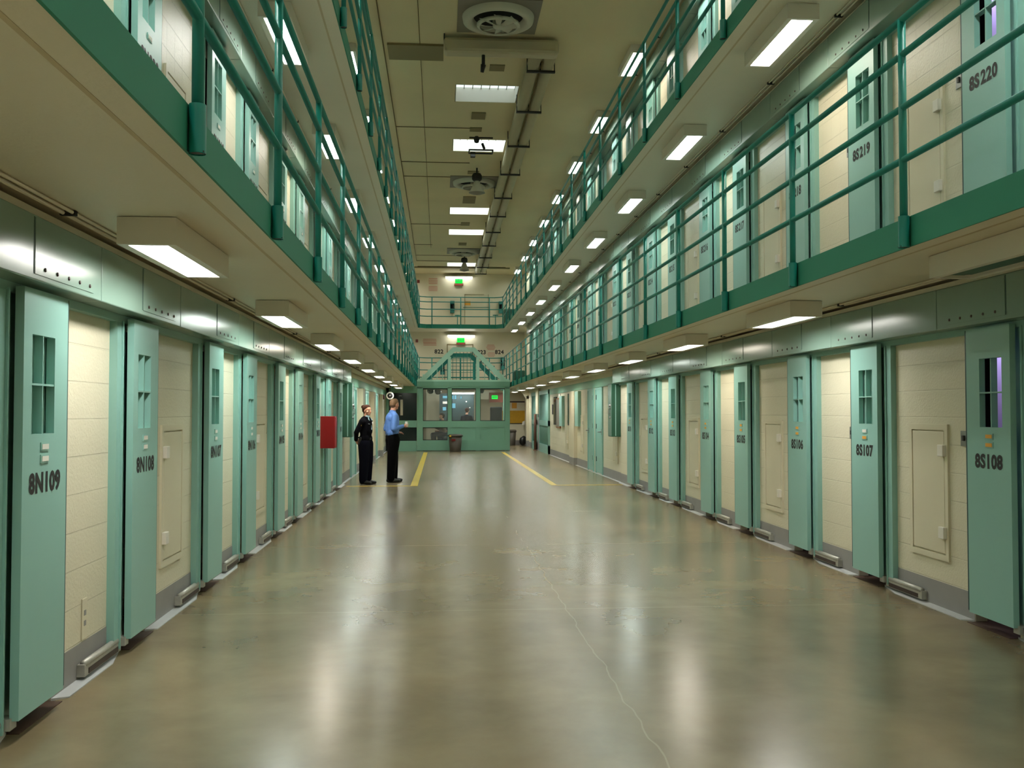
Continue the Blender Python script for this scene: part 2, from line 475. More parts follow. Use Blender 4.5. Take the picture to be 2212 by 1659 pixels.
for t in (1, 2):
    xl, xr = PX(-1, -0.99), PX(1, -0.99)
    b = MB().box(xl - 0.01, xr + 0.01, Y_GAL + 0.35, Y_END, SOF[t - 1], TZ[t], 'soffit')
    b.add([(xl + .35, Y_GAL + .02, SOF[t-1]), (xr - .35, Y_GAL + .02, SOF[t-1]), (xr, Y_GAL + .36, SOF[t-1]), (xl, Y_GAL + .36, SOF[t-1]),
           (xl + .35, Y_GAL + .02, TZ[t]), (xr - .35, Y_GAL + .02, TZ[t]), (xr, Y_GAL + .36, TZ[t]), (xl, Y_GAL + .36, TZ[t])],
          [(0,3,2,1),(4,5,6,7),(0,1,5,4),(1,2,6,5),(2,3,7,6),(3,0,4,7)], 'soffit')
    o = struct(b, 'floor_gallery'); o['label'] = 'concrete gallery slab across the far end'
    b = MB()
    zc = (SOF[t - 1] + TZ[t]) / 2; hh = TZ[t] - SOF[t - 1] + 0.014
    pl = [(xl, Y_GAL + .34), (xl + .34, Y_GAL), (xr - .34, Y_GAL), (xr, Y_GAL + .34)]
    if True:
        pl = [(xl, Y_GAL - .35), (xl + .35, Y_GAL), (xr - .35, Y_GAL), (xr, Y_GAL - .35)]
        b.add([(xl - .01, Y_GAL - .35, SOF[t-1]), (xl + .35, Y_GAL, SOF[t-1]), (xl - .01, Y_GAL + .1, SOF[t-1]), (xl - .01, Y_GAL - .35, TZ[t]), (xl + .35, Y_GAL, TZ[t]), (xl - .01, Y_GAL + .1, TZ[t])], [(0,1,2),(3,5,4),(0,3,4,1)], 'soffit')
        b.add([(xr + .01, Y_GAL - .35, SOF[t-1]), (xr - .35, Y_GAL, SOF[t-1]), (xr + .01, Y_GAL + .1, SOF[t-1]), (xr + .01, Y_GAL - .35, TZ[t]), (xr - .35, Y_GAL, TZ[t]), (xr + .01, Y_GAL + .1, TZ[t])], [(0,2,1),(3,4,5),(0,1,4,3)], 'soffit')
    for a, d in zip(pl[:-1], pl[1:]): b.beam((a[0], a[1], zc), (d[0], d[1], zc), 0.014, hh, 'fascia')
    struct(b, 'trim_2')

# ------------------------------------------------------------------ side walls with real door openings
for s in (1, -1):
    w = MB()
    for t in range(3):
        ds = DOORS[s] if t == 0 else UP[s]
        z0 = TZ[t]; z1 = SOF[t]
        y = Y_NEAR
        for y0 in ds:
            a, b2 = y0 + 0.10, y0 + 0.64
            w.box(PX(s, 0.11), PX(s, 0.20), y, a, z0, z1, 'wall')
            w.box(PX(s, 0.11), PX(s, 0.20), a, b2, z0 + 2.10, z1, 'wall')
            y = b2
        if t == 0:
            w.box(PX(s, 0.11), PX(s, 0.20), y, 20.5, z0, z1, 'wall')
            w.box(PX(s, 0.14), PX(s, 0.20), 20.5, Y_END, z0, z1, 'wall')
        else:
            w.box(PX(s, 0.11), PX(s, 0.20), y, Y_END, z0, z1, 'wall')
    struct(w, 'wall_right' if s > 0 else 'wall_left')
    # cell interiors behind the openings, their shade put into black walls
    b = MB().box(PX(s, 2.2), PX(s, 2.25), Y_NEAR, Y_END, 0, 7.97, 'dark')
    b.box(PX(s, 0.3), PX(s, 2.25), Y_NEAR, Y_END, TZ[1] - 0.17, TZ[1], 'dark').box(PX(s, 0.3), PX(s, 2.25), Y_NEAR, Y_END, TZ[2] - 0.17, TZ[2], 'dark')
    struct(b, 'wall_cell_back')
    # grey painted base of the ground tier
    b = MB(); y = Y_NEAR
    for y0 in DOORS[s]:
        b.box(PX(s, 0.107), PX(s, 0.112), y, y0 - 0.02, 0, 0.21, 'base'); y = y0 + 0.645
    b.box(PX(s, 0.107), PX(s, 0.112), y, 20.5, 0, 0.21, 'base')
    b.box(PX(s, 0.135), PX(s, 0.142), 20.5, 22.9 if s > 0 else Y_END, 0, 0.21, 'base')
    if s > 0: b.box(PX(s, 0.135), PX(s, 0.142), 25.15, 34.0, 0, 0.21, 'base'); b.box(PX(s, 0.135), PX(s, 0.142), 40.4, Y_END, 0, 0.21, 'base')
    struct(b, 'baseboard_right' if s > 0 else 'baseboard_left')
    # pale curb strip on the floor, broken under every door
    b = MB(); y = Y_NEAR
    for y0 in DOORS[s] + [None]:
        e = 20.45 if y0 is None else y0 + 0.12
        x0, x1 = PX(s, 0.107), PX(s, 0.035)
        b.add([(x0, y, 0), (x1, y + 0.06, 0), (x1, e - 0.06 - (0.28 if y0 else 0), 0), (x0, e, 0), (x0, y, 0.014), (x1, y + 0.06, 0.006), (x1, e - 0.06 - (0.28 if y0 else 0), 0.006), (x0, e, 0.014)],
              [(0,1,2,3),(4,7,6,5),(0,4,5,1),(1,5,6,2),(2,6,7,3),(3,7,4,0)], 'curb')
        if y0: y = y0 + 0.65
    b.box(PX(s, 0.137), PX(s, 0.08), 20.45, 40.0, 0, 0.008, 'curb')
    struct(b, 'trim_3')
    # head trim above wall, below the track covers; dark brown sill inside each ground opening
    b = MB()
    for t in range(3):
        e = 20.45 if t == 0 else 41.0
        b.box(PX(s, 0.06), PX(s, 0.111), Y_NEAR, e, TZ[t] + 2.12, TZ[t] + 2.165, 'mint')
    b.box(PX(s, 0.12), PX(s, 0.141), 20.6, 41.0, 2.16, 2.36, 'booth')
    struct(b, 'trim_4')
    b = MB()
    for y0 in DOORS[s]: b.box(PX(s, 0.045), PX(s, 0.6), y0 + 0.12, y0 + 0.64, 0, 0.004, 'brownvoid')
    struct(b, 'trim_5')
    # conduits in the angle above the track covers
    for t in range(3):
        b = MB()
        z = SOF[t]
        b.tube([(PX(s, -0.10), Y_NEAR, z - 0.014), (PX(s, -0.10), 41, z - 0.014)], 0.011, 'soffit', 8)
        b.tube([(PX(s, -0.145), Y_NEAR, z - 0.012), (PX(s, -0.145), 41, z - 0.012)], 0.009, 'soffit', 8)
        b.box(PX(s, -0.06), PX(s, 0.10), Y_NEAR, 41, z - 0.075, z - 0.04, 'soffit')
        y = 3.0
        while y < 41: b.box(PX(s, -0.16), PX(s, -0.085), y, y + 0.03, z - 0.026, z - 0.003, 'iron'); y += 1.83
        tag(b.build('conduit_run'), ['pair of thin conduits under the lower gallery slab', 'pair of thin conduits under the upper gallery slab', 'pair of thin conduits along the roof edge'][t] + ' above the ' + SN[s] + ' cell doors', 'conduit')
# end and rear walls
struct(MB().box(-4.2, 6.2, Y_END, Y_END + 0.2, 0, 7.97, 'creamp'), 'wall_back')
struct(MB().box(-4.2, 6.2, Y_NEAR - 0.2, Y_NEAR, 0, 7.97, 'creamp'), 'wall_front')
struct(MB().box(3.0, 3.97, Y_END - 0.012, Y_END, 0, 0.21, 'base').box(-0.9, 3.0, Y_END - 0.012, Y_END, 0, 0.21, 'base'), 'baseboard_back')
# cream pier with flared head where the 8S wall ends
b = MB().box(3.86, 4.2, 42.2, 42.6, 0.26, 2.25, 'creamp').box(3.855, 4.2, 42.19, 42.61, 0, 0.26, 'base')
b.add([(3.86, 42.2, 2.12), (3.86, 42.6, 2.12), (3.60, 42.6, 2.50), (3.60, 42.2, 2.50), (4.2, 42.2, 2.12), (4.2, 42.6, 2.12), (4.2, 42.6, 2.55), (4.2, 42.2, 2.55), (3.45, 42.2, 2.50), (3.45, 42.6, 2.50), (3.45, 42.2, 2.55), (3.45, 42.6, 2.55)],
      [(0,1,2,3),(3,2,9,8),(8,9,11,10),(4,7,6,5),(0,3,8,10,7,4),(1,5,6,11,9,2),(10,11,6,7),(0,4,5,1)], 'creamp')
struct(b, 'wall_pier')

# ------------------------------------------------------------------ sliding cell doors
def bars_mesh(s):
    b = MB()
    b.box(s * 0.004, s * 0.050, 0.226, 0.234, 1.44, 1.925, 'mint')
    b.box(s * 0.003, s * 0.050, 0.095, 0.365, 1.678, 1.688, 'mint')
    return b.mesh('window_bars')
DM = {}
for s in (1, -1):
    b = MB()
    X0, X1 = 0, s * 0.042
    b.box(X0, X1, 0, 0.53, 0.10, 1.44, 'mint').box(X0, X1, 0, 0.53, 1.925, 2.145, 'mint')
    b.box(X0, X1, 0, 0.095, 1.44, 1.925, 'mint').box(X0, X1, 0.365, 0.53, 1.44, 1.925, 'mint')
    DM['leaf', s] = b.mesh('door_leaf')
    DM['bars', s] = bars_mesh(s)
    DM['shut', s] = MB().box(s * 0.050, s * 0.055, 0.05, 0.50, 1.40, 1.96, 'mint').mesh('window_box')
    DM['shut_open', s] = MB().box(s * 0.050, s * 0.055, 0.25, 0.315, 1.40, 1.96, 'mint').box(s * 0.050, s * 0.055, 0.385, 0.50, 1.40, 1.96, 'mint').mesh('window_box')
    DM['shadowseam', s] = MB().box(s * 0.006, s * 0.075, 0.53, 0.556, 0.11, 2.14, 'shadowseam').mesh('gap_shadow_strip')  # dark strip stands in for the shadow in the gap beside the leaf
    b = MB().box(s * 0.062, s * 0.111, -0.13, -0.035, 0.05, 2.13, 'mint').box(s * 0.085, s * 0.111, -0.035, 0.10, 0.05, 2.13, 'mint')
    b.box(s * 0.050, s * 0.111, -0.052, -0.035, 0.05, 2.13, 'mint')
    DM['jamb', s] = b.mesh('door_jamb')
    DM['lock', s] = MB().box(s * 0.098, s * 0.111, 0.71, 0.79, 1.29, 1.405, 'steel').box(s * 0.088, s * 0.098, 0.735, 0.76, 1.33, 1.37, 'iron').mesh('lock_plate')
    b = MB()
    b.tube([(s * 0.075, -0.60, 0.10), (s * 0.075, 0.0, 0.10)], 0.021, 'steel_p', 10)
    b.box(s * 0.06, s * 0.106, -0.62, 0.0, 0.03, 0.098, 'steel_p').box(s * 0.056, s * 0.06, -0.56, -0.06, 0.036, 0.068, 'bolt')
    b.box(s * 0.03, s * 0.10, -0.02, 0.05, 0.06, 0.115, 'steel_p')
    DM['guide', s] = b.mesh('floor_guide')
    DM['holder', s] = MB().box(s * -0.005, 0, 0.20, 0.30, 0, 0.042, 'mint').mesh('card_holder')
    for k in ('white', 'orange'): DM['card', s, k] = MB().box(s * -0.007, s * -0.004, 0.212, 0.288, 0.008, 0.034, k).mesh('name_card')

def text_mesh(body, size, m, off=0.0, xs=1.0, extr=0.0):
    cu = bpy.data.curves.new('txt', 'FONT')
    cu.body = body; cu.size = size; cu.align_x = 'CENTER'; cu.align_y = 'CENTER'; cu.offset = off; cu.extrude = extr
    cu.resolution_u = 3; cu.space_word = 0.28; cu.space_character = 1.08
    o = bpy.data.objects.new('txt', cu); COL.objects.link(o)
    o.scale = (xs, 1, 1)
    dg = bpy.context.evaluated_depsgraph_get(); dg.update()
    me = bpy.data.meshes.new_from_object(o.evaluated_get(dg))
    for v in me.vertices: v.co.x *= xs
    me.materials.clear(); me.materials.append(M[m])
    bpy.data.objects.remove(o); bpy.data.curves.remove(cu)
    return me

def face_rot(s):
    # text plane facing the corridor: +1 side faces -X and reads towards the camera
    if s > 0: return Matrix(((0, 0, -1), (-1, 0, 0), (0, 1, 0))).to_euler()
    return Matrix(((0, 0, 1), (1, 0, 0), (0, 1, 0))).to_euler()

TIERN = ['on the ground tier', 'on the middle gallery', 'on the top gallery']
def cell_door(s, t, i, y0):
    n = SN[s] + str(num(s, t, i))
    if t == 2: lab = 'mint green sliding cell door on the top gallery, directly above door ' + SN[s] + str(num(s, 1, i))
    else: lab = 'mint green sliding cell door painted ' + n + ' ' + TIERN[t]
    r = thing('cell_door', lab, 'cell door', (XF[s], y0, TZ[t]), 0, ['cell doors of the ground tier', 'cell doors of the middle gallery', 'cell doors of the top gallery'][t])
    ob('door_leaf', DM['leaf', s], r)
    ob('window_bars', DM['bars', s], r)
    op = (s > 0 and i == 0)
    ob('window_box', DM['shut_open' if op else 'shut', s], r)
    ob('gap_shadow_strip', DM['shadowseam', s], r)
    ob('door_jamb', DM['jamb', s], r)
    o = ob('lock_plate', DM['lock', s], r); o['label'] = 'bright steel lock plate'
    if t == 0: ob('floor_guide', DM['guide', s], r)
    cards = ('orange', 'orange') if (s > 0 and t == 0) else ('white', 'white')
    if s > 0 and t == 0 and i == 1: cards = ('white', 'orange')
    zs = (1.355, 1.295) if t == 0 else (1.335,)
    for z, cc in zip(zs, cards):
        h = ob('card_holder', DM['holder', s], r, (0, 0, z)); c2 = ob('name_card', DM['card', s, cc], h); c2['label'] = cc + ' paper name card'
    me = text_mesh(n if t == 0 else n[:2] + ' ' + n[2:], 0.132, 'ink', 0.0062, 0.96)
    o = ob('cell_number', me, r, (s * -0.0015, 0.262, 1.195))
    o.rotation_euler = face_rot(s); o['label'] = 'black painted cell number'
for s in (1, -1):
    for t in range(3):
        for i, y0 in enumerate(DOORS[s] if t == 0 else UP[s]): cell_door(s, t, i, y0)
# light inside the two nearest 8S cells, seen through their open window slots
for t in (0, 1):
    L = bpy.data.lights.new('cell light', 'POINT'); L.energy = 16.0; L.color = (0.72, 0.66, 1.0); L.shadow_soft_size = 0.2
    o = bpy.data.objects.new('cell light', L); COL.objects.link(o); o.location = (4.15, 7.05, TZ[t] + 2.3)
    struct(MB().box(4.4, 4.45, 6.5, 7.27, TZ[t] + 0.3, TZ[t] + 2.5, 'lav'), 'wall_cell')

# ------------------------------------------------------------------ track covers above the doors
for s in (1, -1):
    for t in range(3):
        ds = DOORS[s] if t == 0 else UP[s]
        prev = Y_NEAR
        for i, y0 in enumerate(ds + [None]):
            e = (y0 + 0.79) if y0 is not None else (20.45 if t == 0 else 41.0)
            b = MB()
            z0, z1 = 2.165, 2.47
            b.bbox(s * -0.08, s * 0.109, prev + 0.003, e - 0.003, z0, z1, 'mint2', 0.006)
            if y0 is not None:
                for k in range(5):
                    yy = y0 + 0.02 + 0.145 * k
                    b.lathe([(0.0, -0.005), (0.009, -0.005), (0.011, 0)] if s > 0 else [(0.0, 0.005), (0.009, 0.005), (0.011, 0)], (s * -0.084, yy, 2.225), 'bolt', 8, 'x')
                b.box(s * -0.0815, s * -0.079, y0 - 0.10, y0 - 0.095, z0 + .03, z1 - .01, 'shadowseam')
                b.box(s * -0.084, s * -0.079, y0 - .09, y0 + .66, z0 + .028, z1 - .012, 'mint2')
                lab = 'mint steel track cover directly above cell door ' + SN[s] + str(num(s, t, i))
                if t == 2: lab = 'mint steel track cover under the roof, above top gallery door over ' + SN[s] + str(num(s, 1, i))
            else: lab = 'last mint steel track cover past door ' + SN[s] + str(num(s, t, i - 1)) + (' under the roof' if t == 2 else '')
            if y0 is None and e - prev < 0.05: continue
            o = b.build('track_cover', None, (XF[s], 0, TZ[t]))
            tag(o, lab, 'track cover', 'steel track covers above the cell doors')
            prev = e

# ------------------------------------------------------------------ access panels in the wide wall bays
PMESH = {}
for s in (1, -1):
    PMESH['f', s] = MB().box(s * 0.092, s * 0.111, 0, 0.045, 0.385, 1.45, 'creamp').box(s * 0.092, s * 0.111, 0.555, 0.60, 0.385, 1.45, 'creamp').box(s * 0.092, s * 0.111, 0.045, 0.555, 0.385, 0.43, 'creamp').box(s * 0.092, s * 0.111, 0.045, 0.555, 1.405, 1.45, 'creamp').mesh('frame')
    PMESH['p', s] = MB().bbox(s * 0.094, s * 0.109, 0.057, 0.543, 0.442, 1.393, 'creamp', 0.003).mesh('door_panel')
    PMESH['l', s] = MB().bbox(s * 0.062, s * 0.094, 0.02, 0.10, 0, 0.09, 'lamp_box', 0.004).mesh('latch')
for s in (1, -1):
    for t in range(3):
        ds = DOORS[s] if t == 0 else UP[s]
        for i in range(len(ds) - 1):
            gap = ds[i + 1] - ds[i]
            if gap < 1.8: continue
            a, b2 = num(s, t, i), num(s, t, i + 1)
            lab = f'cream steel access panel in the wall between cell doors {SN[s]}{b2} and {SN[s]}{a}'
            if t == 2: lab = f'cream access panel on the top gallery above the one between {SN[s]}{num(s,1,i+1)} and {SN[s]}{num(s,1,i)}'
            r = thing('access_panel', lab, 'access panel', (XF[s], ds[i] + 0.97, TZ[t]), 0, 'cream access panels between the cells')
            ob('frame', PMESH['f', s], r); ob('door_panel', PMESH['p', s], r)
            if t < 2 or i < 10:
                for z in (0.56, 1.20): ob('latch', PMESH['l', s], r, (0, 0.0, z))
b = MB().bbox(PX(-1, .11), PX(-1, .102), 5.72, 5.80, .22, .46, 'creamp', 0.004).box(PX(-1, .103), PX(-1, .100), 5.745, 5.775, .30, .33, 'base').box(PX(-1, .103), PX(-1, .100), 5.745, 5.775, .36, .39, 'base')
tag(b.build('wall_outlet'), 'cream wall outlet low on the wall between doors 8N108 and 8N109', 'outlet')

# ------------------------------------------------------------------ ceiling lamps
def lamp(s, t, yc, col, xoff=0.0, on=True):
    zc = SOF[t]
    xc = (PX(1, -0.545) if s > 0 else PX(-1, -0.465)) + xoff
    near = lamp_name(s, yc)
    state = '' if on else 'unlit '
    if t == 0:
        if yc < 20: lab = f'{state}long white box lamp under the lower gallery, outside cell door {near_ground(s, yc)}'
        else: lab = f'long white box lamp under the lower gallery, below middle gallery door {near}'
    elif t == 1: lab = f'long white box lamp under the upper gallery, outside middle gallery door {near}'
    else: lab = f'long white box lamp on the roof, above the column of door {near}'
    r = thing('ceiling_light', lab, 'ceiling light', (xc, yc, zc), 0, ['box lamps under the lower gallery', 'box lamps under the upper gallery', 'box lamps at the roof edges'][t])
    ob('housing', LMESH['h'], r)
    o = ob('diffuser', LMESH[col if on else 'off'], r)
def near_ground(s, y):
    i = min(range(len(DOORS[s])), key=lambda k: abs(DOORS[s][k] + 0.26 - y))
    return SN[s] + str(num(s, 0, i))
LMESH = {}
b = MB()
for (a0, a1, c0, c1) in ((-.148, -.10, -.61, .61), (.10, .148, -.61, .61), (-.10, .10, -.61, -.575), (-.10, .10, .575, .61)):
    b.box(a0, a1, c0, c1, -.145, -.004, 'lamp_box')
b.box(-.10, .10, -.575, .575, -.03, -.004, 'lamp_box')
LMESH['h'] = b.mesh('housing')
def lens_mesh(m):
    bm = bmesh.new()
    bmesh.ops.create_cube(bm, size=1)
    for v in bm.verts: v.co = Vector((v.co.x * 0.19, v.co.y * 1.145, -0.112 + v.co.z * 0.03))
    bmesh.ops.bevel(bm, geom=[e for e in bm.edges if abs(e.verts[0].co.z - e.verts[1].co.z) > 0.03], offset=0.03, segments=3, affect='EDGES')
    b = MB(); b.bm(bm, m); bm.free()
    return b.mesh('diffuser')
for k in LENS: LMESH[k] = lens_mesh(LENS[k])
LMESH['off'] = lens_mesh('tealdark')
seq = {(-1, 0): 'wgngwgngngnng', (1, 0): 'nggnwgngwnnn', (-1, 1): 'nggnwgngwgnn', (1, 1): 'nggwgggnwgnn', (-1, 2): 'nwgnwgngwnnn', (1, 2): 'gnwgnwngwgnn'}
for s in (1, -1):
    for t in range(3):
        for k in range(-2, 11):
            yc = (5.25 if s > 0 else 5.57) + 3.65 * k
            if t == 2: yc += 0.6
            if yc > 43 or (s < 0 and t == 0 and yc > 36.5): continue
            if k < -1 and s > 0 and t > 0: pass
            lamp(s, t, yc, seq[s, t][(k + 2) % 12], (0.18 * s * (1 if s > 0 else 0.7)) if t == 2 else 0.0, on=not (s > 0 and t == 0 and k == 0))

# ------------------------------------------------------------------ railings
RZ = (0.355, 0.675, 1.0, 1.215)
def railing(pts_rails, posts, t, lab):
    r = thing('railing', lab, 'railing', (0, 0, TZ[t]))
    for z in RZ:
        MB().tube([(x, y, z) for x, y in pts_rails], 0.021, 'teal', 10).build('rail', r)
    for (x, y) in posts:
        p = ob('post', RM['post'], r, (x, y, 0))
        ob('sleeve', RM['sleeve'], p)
RM = {'post': MB().tube([(0, 0, -0.16), (0, 0, 1.215)], 0.0235, 'teal', 12).mesh('post'),
      'sleeve': MB().tube([(0, 0, -0.178), (0, 0, 0.012)], 0.033, 'teal', 14, caps=False).tube([(0, 0, -0.178), (0, 0, 0.012)], 0.027, 'teal', 14, caps=False).add([(-.03, -.02, -.175), (.03, -.02, -.175), (.03, .02, -.175), (-.03, .02, -.175), (-.03, -.02, -.17), (.03, -.02, -.17), (.03, .02, -.17), (-.03, .02, -.17)], [(0,3,2,1),(4,5,6,7),(0,1,5,4),(1,2,6,5),(2,3,7,6),(3,0,4,7)], 'iron').mesh('sleeve')}
for t in (1, 2):
    for s in (1, -1):
        x = PX(s, -1.031)
        posts = [(x, 5.52 + 1.812 * k) for k in range(-2, 20)]
        railing([(x, Y_NEAR), (x, Y_GAL - 0.4)], posts, t, f'teal pipe railing of the {"middle" if t == 1 else "top"} gallery along the {SN[s]} cells')
    xl, xr = PX(-1, -1.031), PX(1, -1.031)
    railing([(xl, Y_GAL - .4), (xl + .08, Y_GAL - .2), (xl + .36, Y_GAL - .05), (xr - .36, Y_GAL - .05), (xr - .08, Y_GAL - .2), (xr, Y_GAL - .4)],
            [(xl + 0.02, Y_GAL - .33), (-0.36, Y_GAL - .05), (0.92, Y_GAL - .05), (2.2, Y_GAL - .05), (xr - .02, Y_GAL - .33)], t, f'teal pipe railing across the far end of the {"middle" if t == 1 else "top"} gallery')

# ------------------------------------------------------------------ floor markings
b = MB()
for x0, x1 in ((-0.61, -0.46), (2.34, 2.47)):
    b.box(x0, x1, 19.9, 36.2, 0, 0.003, 'yellow')
b.box(-1.93, -0.61, 19.9, 19.99, 0, 0.003, 'yellow').box(2.47, 3.86, 19.87, 19.95, 0, 0.003, 'yellow')
o = b.build('floor_marking'); o['kind'] = 'structure'; o['label'] = 'yellow painted floor lines'

# ------------------------------------------------------------------ green panel boxes and fire cabinet on the walls
for s in (1, -1):
    r = thing('panel_box', f'tall dark green steel control box on the wall past cell door {SN[s]}101', 'control box', (PX(s, 0.14), 20.52, 0))
    MB().bbox(0, s * -0.23, 0, 0.42, 1.0, 2.16, 'tealdark', 0.006).build('cabinet', r)
    MB().box(s * -0.23, s * -0.236, 0.02, 0.40, 1.02, 2.14, 'mint2').build('door', r)
    b = MB().tube([(s * -0.236, .10, 1.62), (s * -0.28, .10, 1.62), (s * -0.28, .10, 1.50), (s * -0.236, .10, 1.50)], 0.012, 'steel', 8)
    b.lathe([(0, s * -0.03), (0.03, s * -0.03), (0.035, 0)], (s * -0.238, .12, 1.68), 'steel', 12, 'x').lathe([(0, s * -0.02), (0.022, s * -0.02), (0.025, 0)], (s * -0.238, .12, 1.42), 'steel', 12, 'x')
    o = b.build('handle', r); o['label'] = 'bright steel handle'
    MB().box(s * -.15, s * -.13, -.008, 0.002, 1.02, 2.14, 'mint').build('edge_strip', r)
r = thing('fire_cabinet', 'red metal fire cabinet jutting from the wall beside cell door 8N102', 'fire cabinet', (PX(-1, .0), 16.46, 0))
MB().bbox(-0.1, 0.17, 0, 0.28, 0.92, 1.47, 'red', 0.008).build('cabinet', r)
MB().box(0.17, 0.176, 0.02, 0.26, 0.94, 1.45, 'red').box(0.176, 0.182, .05, .075, 1.1, 1.3, 'steel').build('door', r)

# ------------------------------------------------------------------ right wall beyond the cells
xw = PX(1, 0.14)
for k, (y0, y1, hy, nm) in enumerate(((22.95, 23.85, 23.05, 'nearer'), (24.3, 25.12, 25.02, 'farther'))):
    r = thing('utility_door', f'plain mint green hinged door, the {nm} of the pair past door 8S101', 'door', (xw, 0, 0))
    b = MB().box(-.02, 0.002, y0 - .0, y1 + .0, 0.03, 2.10, 'mint')
    b.build('leaf', r)
    b = MB().box(-.035, 0.0, y0 - .06, y0, 0, 2.15, 'mint').box(-.035, 0, y1, y1 + .06, 0, 2.15, 'mint').box(-.035, 0, y0, y1, 2.1, 2.15, 'mint')
    b.build('door_frame', r)
    hx = y1 - 0.05 if k == 0 else y0 + 0.05
    for z in (0.3, 1.12, 1.85): MB().box(-.03, -.018, hx - .03, hx + .03, z, z + .12, 'iron').build('hinge', r)
    o = MB().tube([(-.02, hy, 1.05), (-.10, hy, 1.05), (-.10, hy + (.12 if k == 0 else -.12), 1.05)], 0.012, 'steel', 8).box(-.03, -.018, hy - .03, hy + .03, .98, 1.12, 'steel').build('handle', r); o['label'] = 'chrome lever handle'
def wallbox(name, lab, cat, y0, y1, z0, z1, m, d=0.06, frame=None, gr=None):
    r = thing(name, lab, cat, (xw, 0, 0), 0, gr)
    if frame:
        MB().bbox(-d, 0, y0, y1, z0, z1, frame, 0.004).build('frame', r)
        MB().box(-d - .004, -d, y0 + .05, y1 - .05, z0 + .05, z1 - .05, m).build('panel', r)
    else: MB().bbox(-d, 0, y0, y1, z0, z1, m, 0.004).build('panel', r)
wallbox('narrow_window', 'tall narrow dark green shutter beside the paired doors past 8S101', 'shutter', 26.55, 27.2, 1.13, 2.13, 'mint', .09)
wallbox('narrow_window', 'tall black glazed slot left of the bright wall pier', 'window slot', 28.35, 28.95, 1.13, 2.1, 'glassdark', .06, 'iron')
wallbox('narrow_window', 'tall green shutter next to the wood framed notice board', 'shutter', 30.1, 30.75, 1.08, 2.05, 'mint', .09)
wallbox('notice_board', 'pale notice board in a brown wood frame on the 8S wall', 'notice board', 30.95, 31.9, 1.0, 2.0, 'greyp', .05, 'wood')
wallbox('narrow_window', 'tall black glazed slot behind the wood framed notice board', 'window slot', 32.0, 32.65, 1.1, 2.05, 'glassdark', .05, 'iron')
wallbox('sign_plate', 'small white sign above the wood framed notice board', 'sign', 31.0, 31.5, 2.02, 2.13, 'white', .03)
wallbox('sign_plate', 'small dark plaque between notice board and barred gate', 'sign', 33.1, 33.4, 1.45, 1.8, 'bolt', .015)
o = struct(MB().box(xw - .10, xw + .01, 27.3, 28.3, 0.21, 2.15, 'creamp').box(xw - .105, xw + .01, 27.3, 28.3, 0, .21, 'base'), 'wall_pier')
struct(MB().box(xw - .10, xw + .01, 37.4, 38.3, 1.45, 2.5, 'creamp').box(xw - .02, xw + .01, 37.4, 38.3, 0, 1.45, 'base'), 'wall_pier')
for y in (20.95, 26.0, 29.2):
    lab = {20.95: 'cream steel access panel just past the green control box near 8S101', 26.0: 'cream steel access panel beyond the paired mint doors', 29.2: 'cream steel access panel between black window slot and notice board'}[y]
    r = thing('access_panel', lab, 'access panel', (XF[1] + 0.03, y, 0), 0, 'cream access panels between the cells')
    ob('frame', PMESH['f', 1], r); ob('door_panel', PMESH['p', 1], r)
    for z in (0.56, 1.20): ob('latch', PMESH['l', 1], r, (0, 0.03, z))
# barred gates
for (y0, y1, lab) in ((34.1, 37.3, 'wide mint barred gate on the 8S wall'), (38.4, 40.3, 'narrow mint barred gate next to the flared cream pier')):
    r = thing('barred_gate', lab, 'gate', (xw, 0, 0))
    b = MB().box(-.07, 0, y0, y0 + .12, 0, 2.3, 'mint').box(-.07, 0, y1 - .12, y1, 0, 2.3, 'mint').box(-.07, 0, y0, y1, 2.2, 2.35, 'mint').box(-.07, 0, y0, y1, 1.02, 1.22, 'mint').box(-.07, 0, y0, y1, 0, .32, 'mint')
    b.build('gate_frame', r)
    MB().box(-.005, 0.002, y0 + .1, y1 - .1, .3, 2.25, 'tealdark').build('back_plate', r)
    n = int((y1 - y0 - .24) / .13)
    for k in range(n):
        yy = y0 + .12 + (k + .5) * (y1 - y0 - .24) / n
        MB().tube([(-.035, yy, .30), (-.035, yy, 2.22)], .011, 'mint', 6).build('bar', r)
b = MB().tube([(xw - .16, 37.85, 0.003), (xw - .16, 37.85, 1.45)], .055, 'rustpole', 12).lathe([(0, 0), (.09, 0), (.09, .02), (.05, .03)], (xw - .16, 37.85, 0), 'rustpole', 12)
tag(b.build('pole'), 'rusty brown pole standing between the two barred gates', 'pole')

# ------------------------------------------------------------------ left wall beyond the cells
xw2 = PX(-1, 0.14)
for (y0, y1, lab) in ((22.6, 23.7, 'first mint hinged door on the 8N wall, behind the woman'), (26.6, 27.6, 'second mint hinged door on the 8N wall'), (30.6, 31.7, 'third mint hinged door on the 8N wall, behind the man')):
    r = thing('utility_door', lab, 'door', (xw2, 0, 0))
    MB().box(0, .02, y0, y1, 0.03, 2.08, 'mint').build('leaf', r)
    MB().box(0, .05, y0 - .09, y0, 0, 2.14, 'mint').box(0, .05, y1, y1 + .09, 0, 2.14, 'mint').box(0, .05, y0, y1, 2.08, 2.14, 'mint').build('door_frame', r)
    MB().tube([(.02, y0 + .1, 1.05), (.09, y0 + .1, 1.05), (.09, y0 + .22, 1.05)], .012, 'steel', 8).build('handle', r)
for y0 in (24.8, 29.0, 33.2):
    struct(MB().box(xw2 - .01, xw2 + .12, y0, y0 + .7, .21, 2.15, 'creamp').box(xw2 - .01, xw2 + .125, y0, y0 + .7, 0, .21, 'base'), 'wall_pier')
b = MB().bbox(xw2 + .0, xw2 + .16, 33.5, 33.75, 1.98, 2.15, 'dred', .01)
b.add([], [], 'dred')
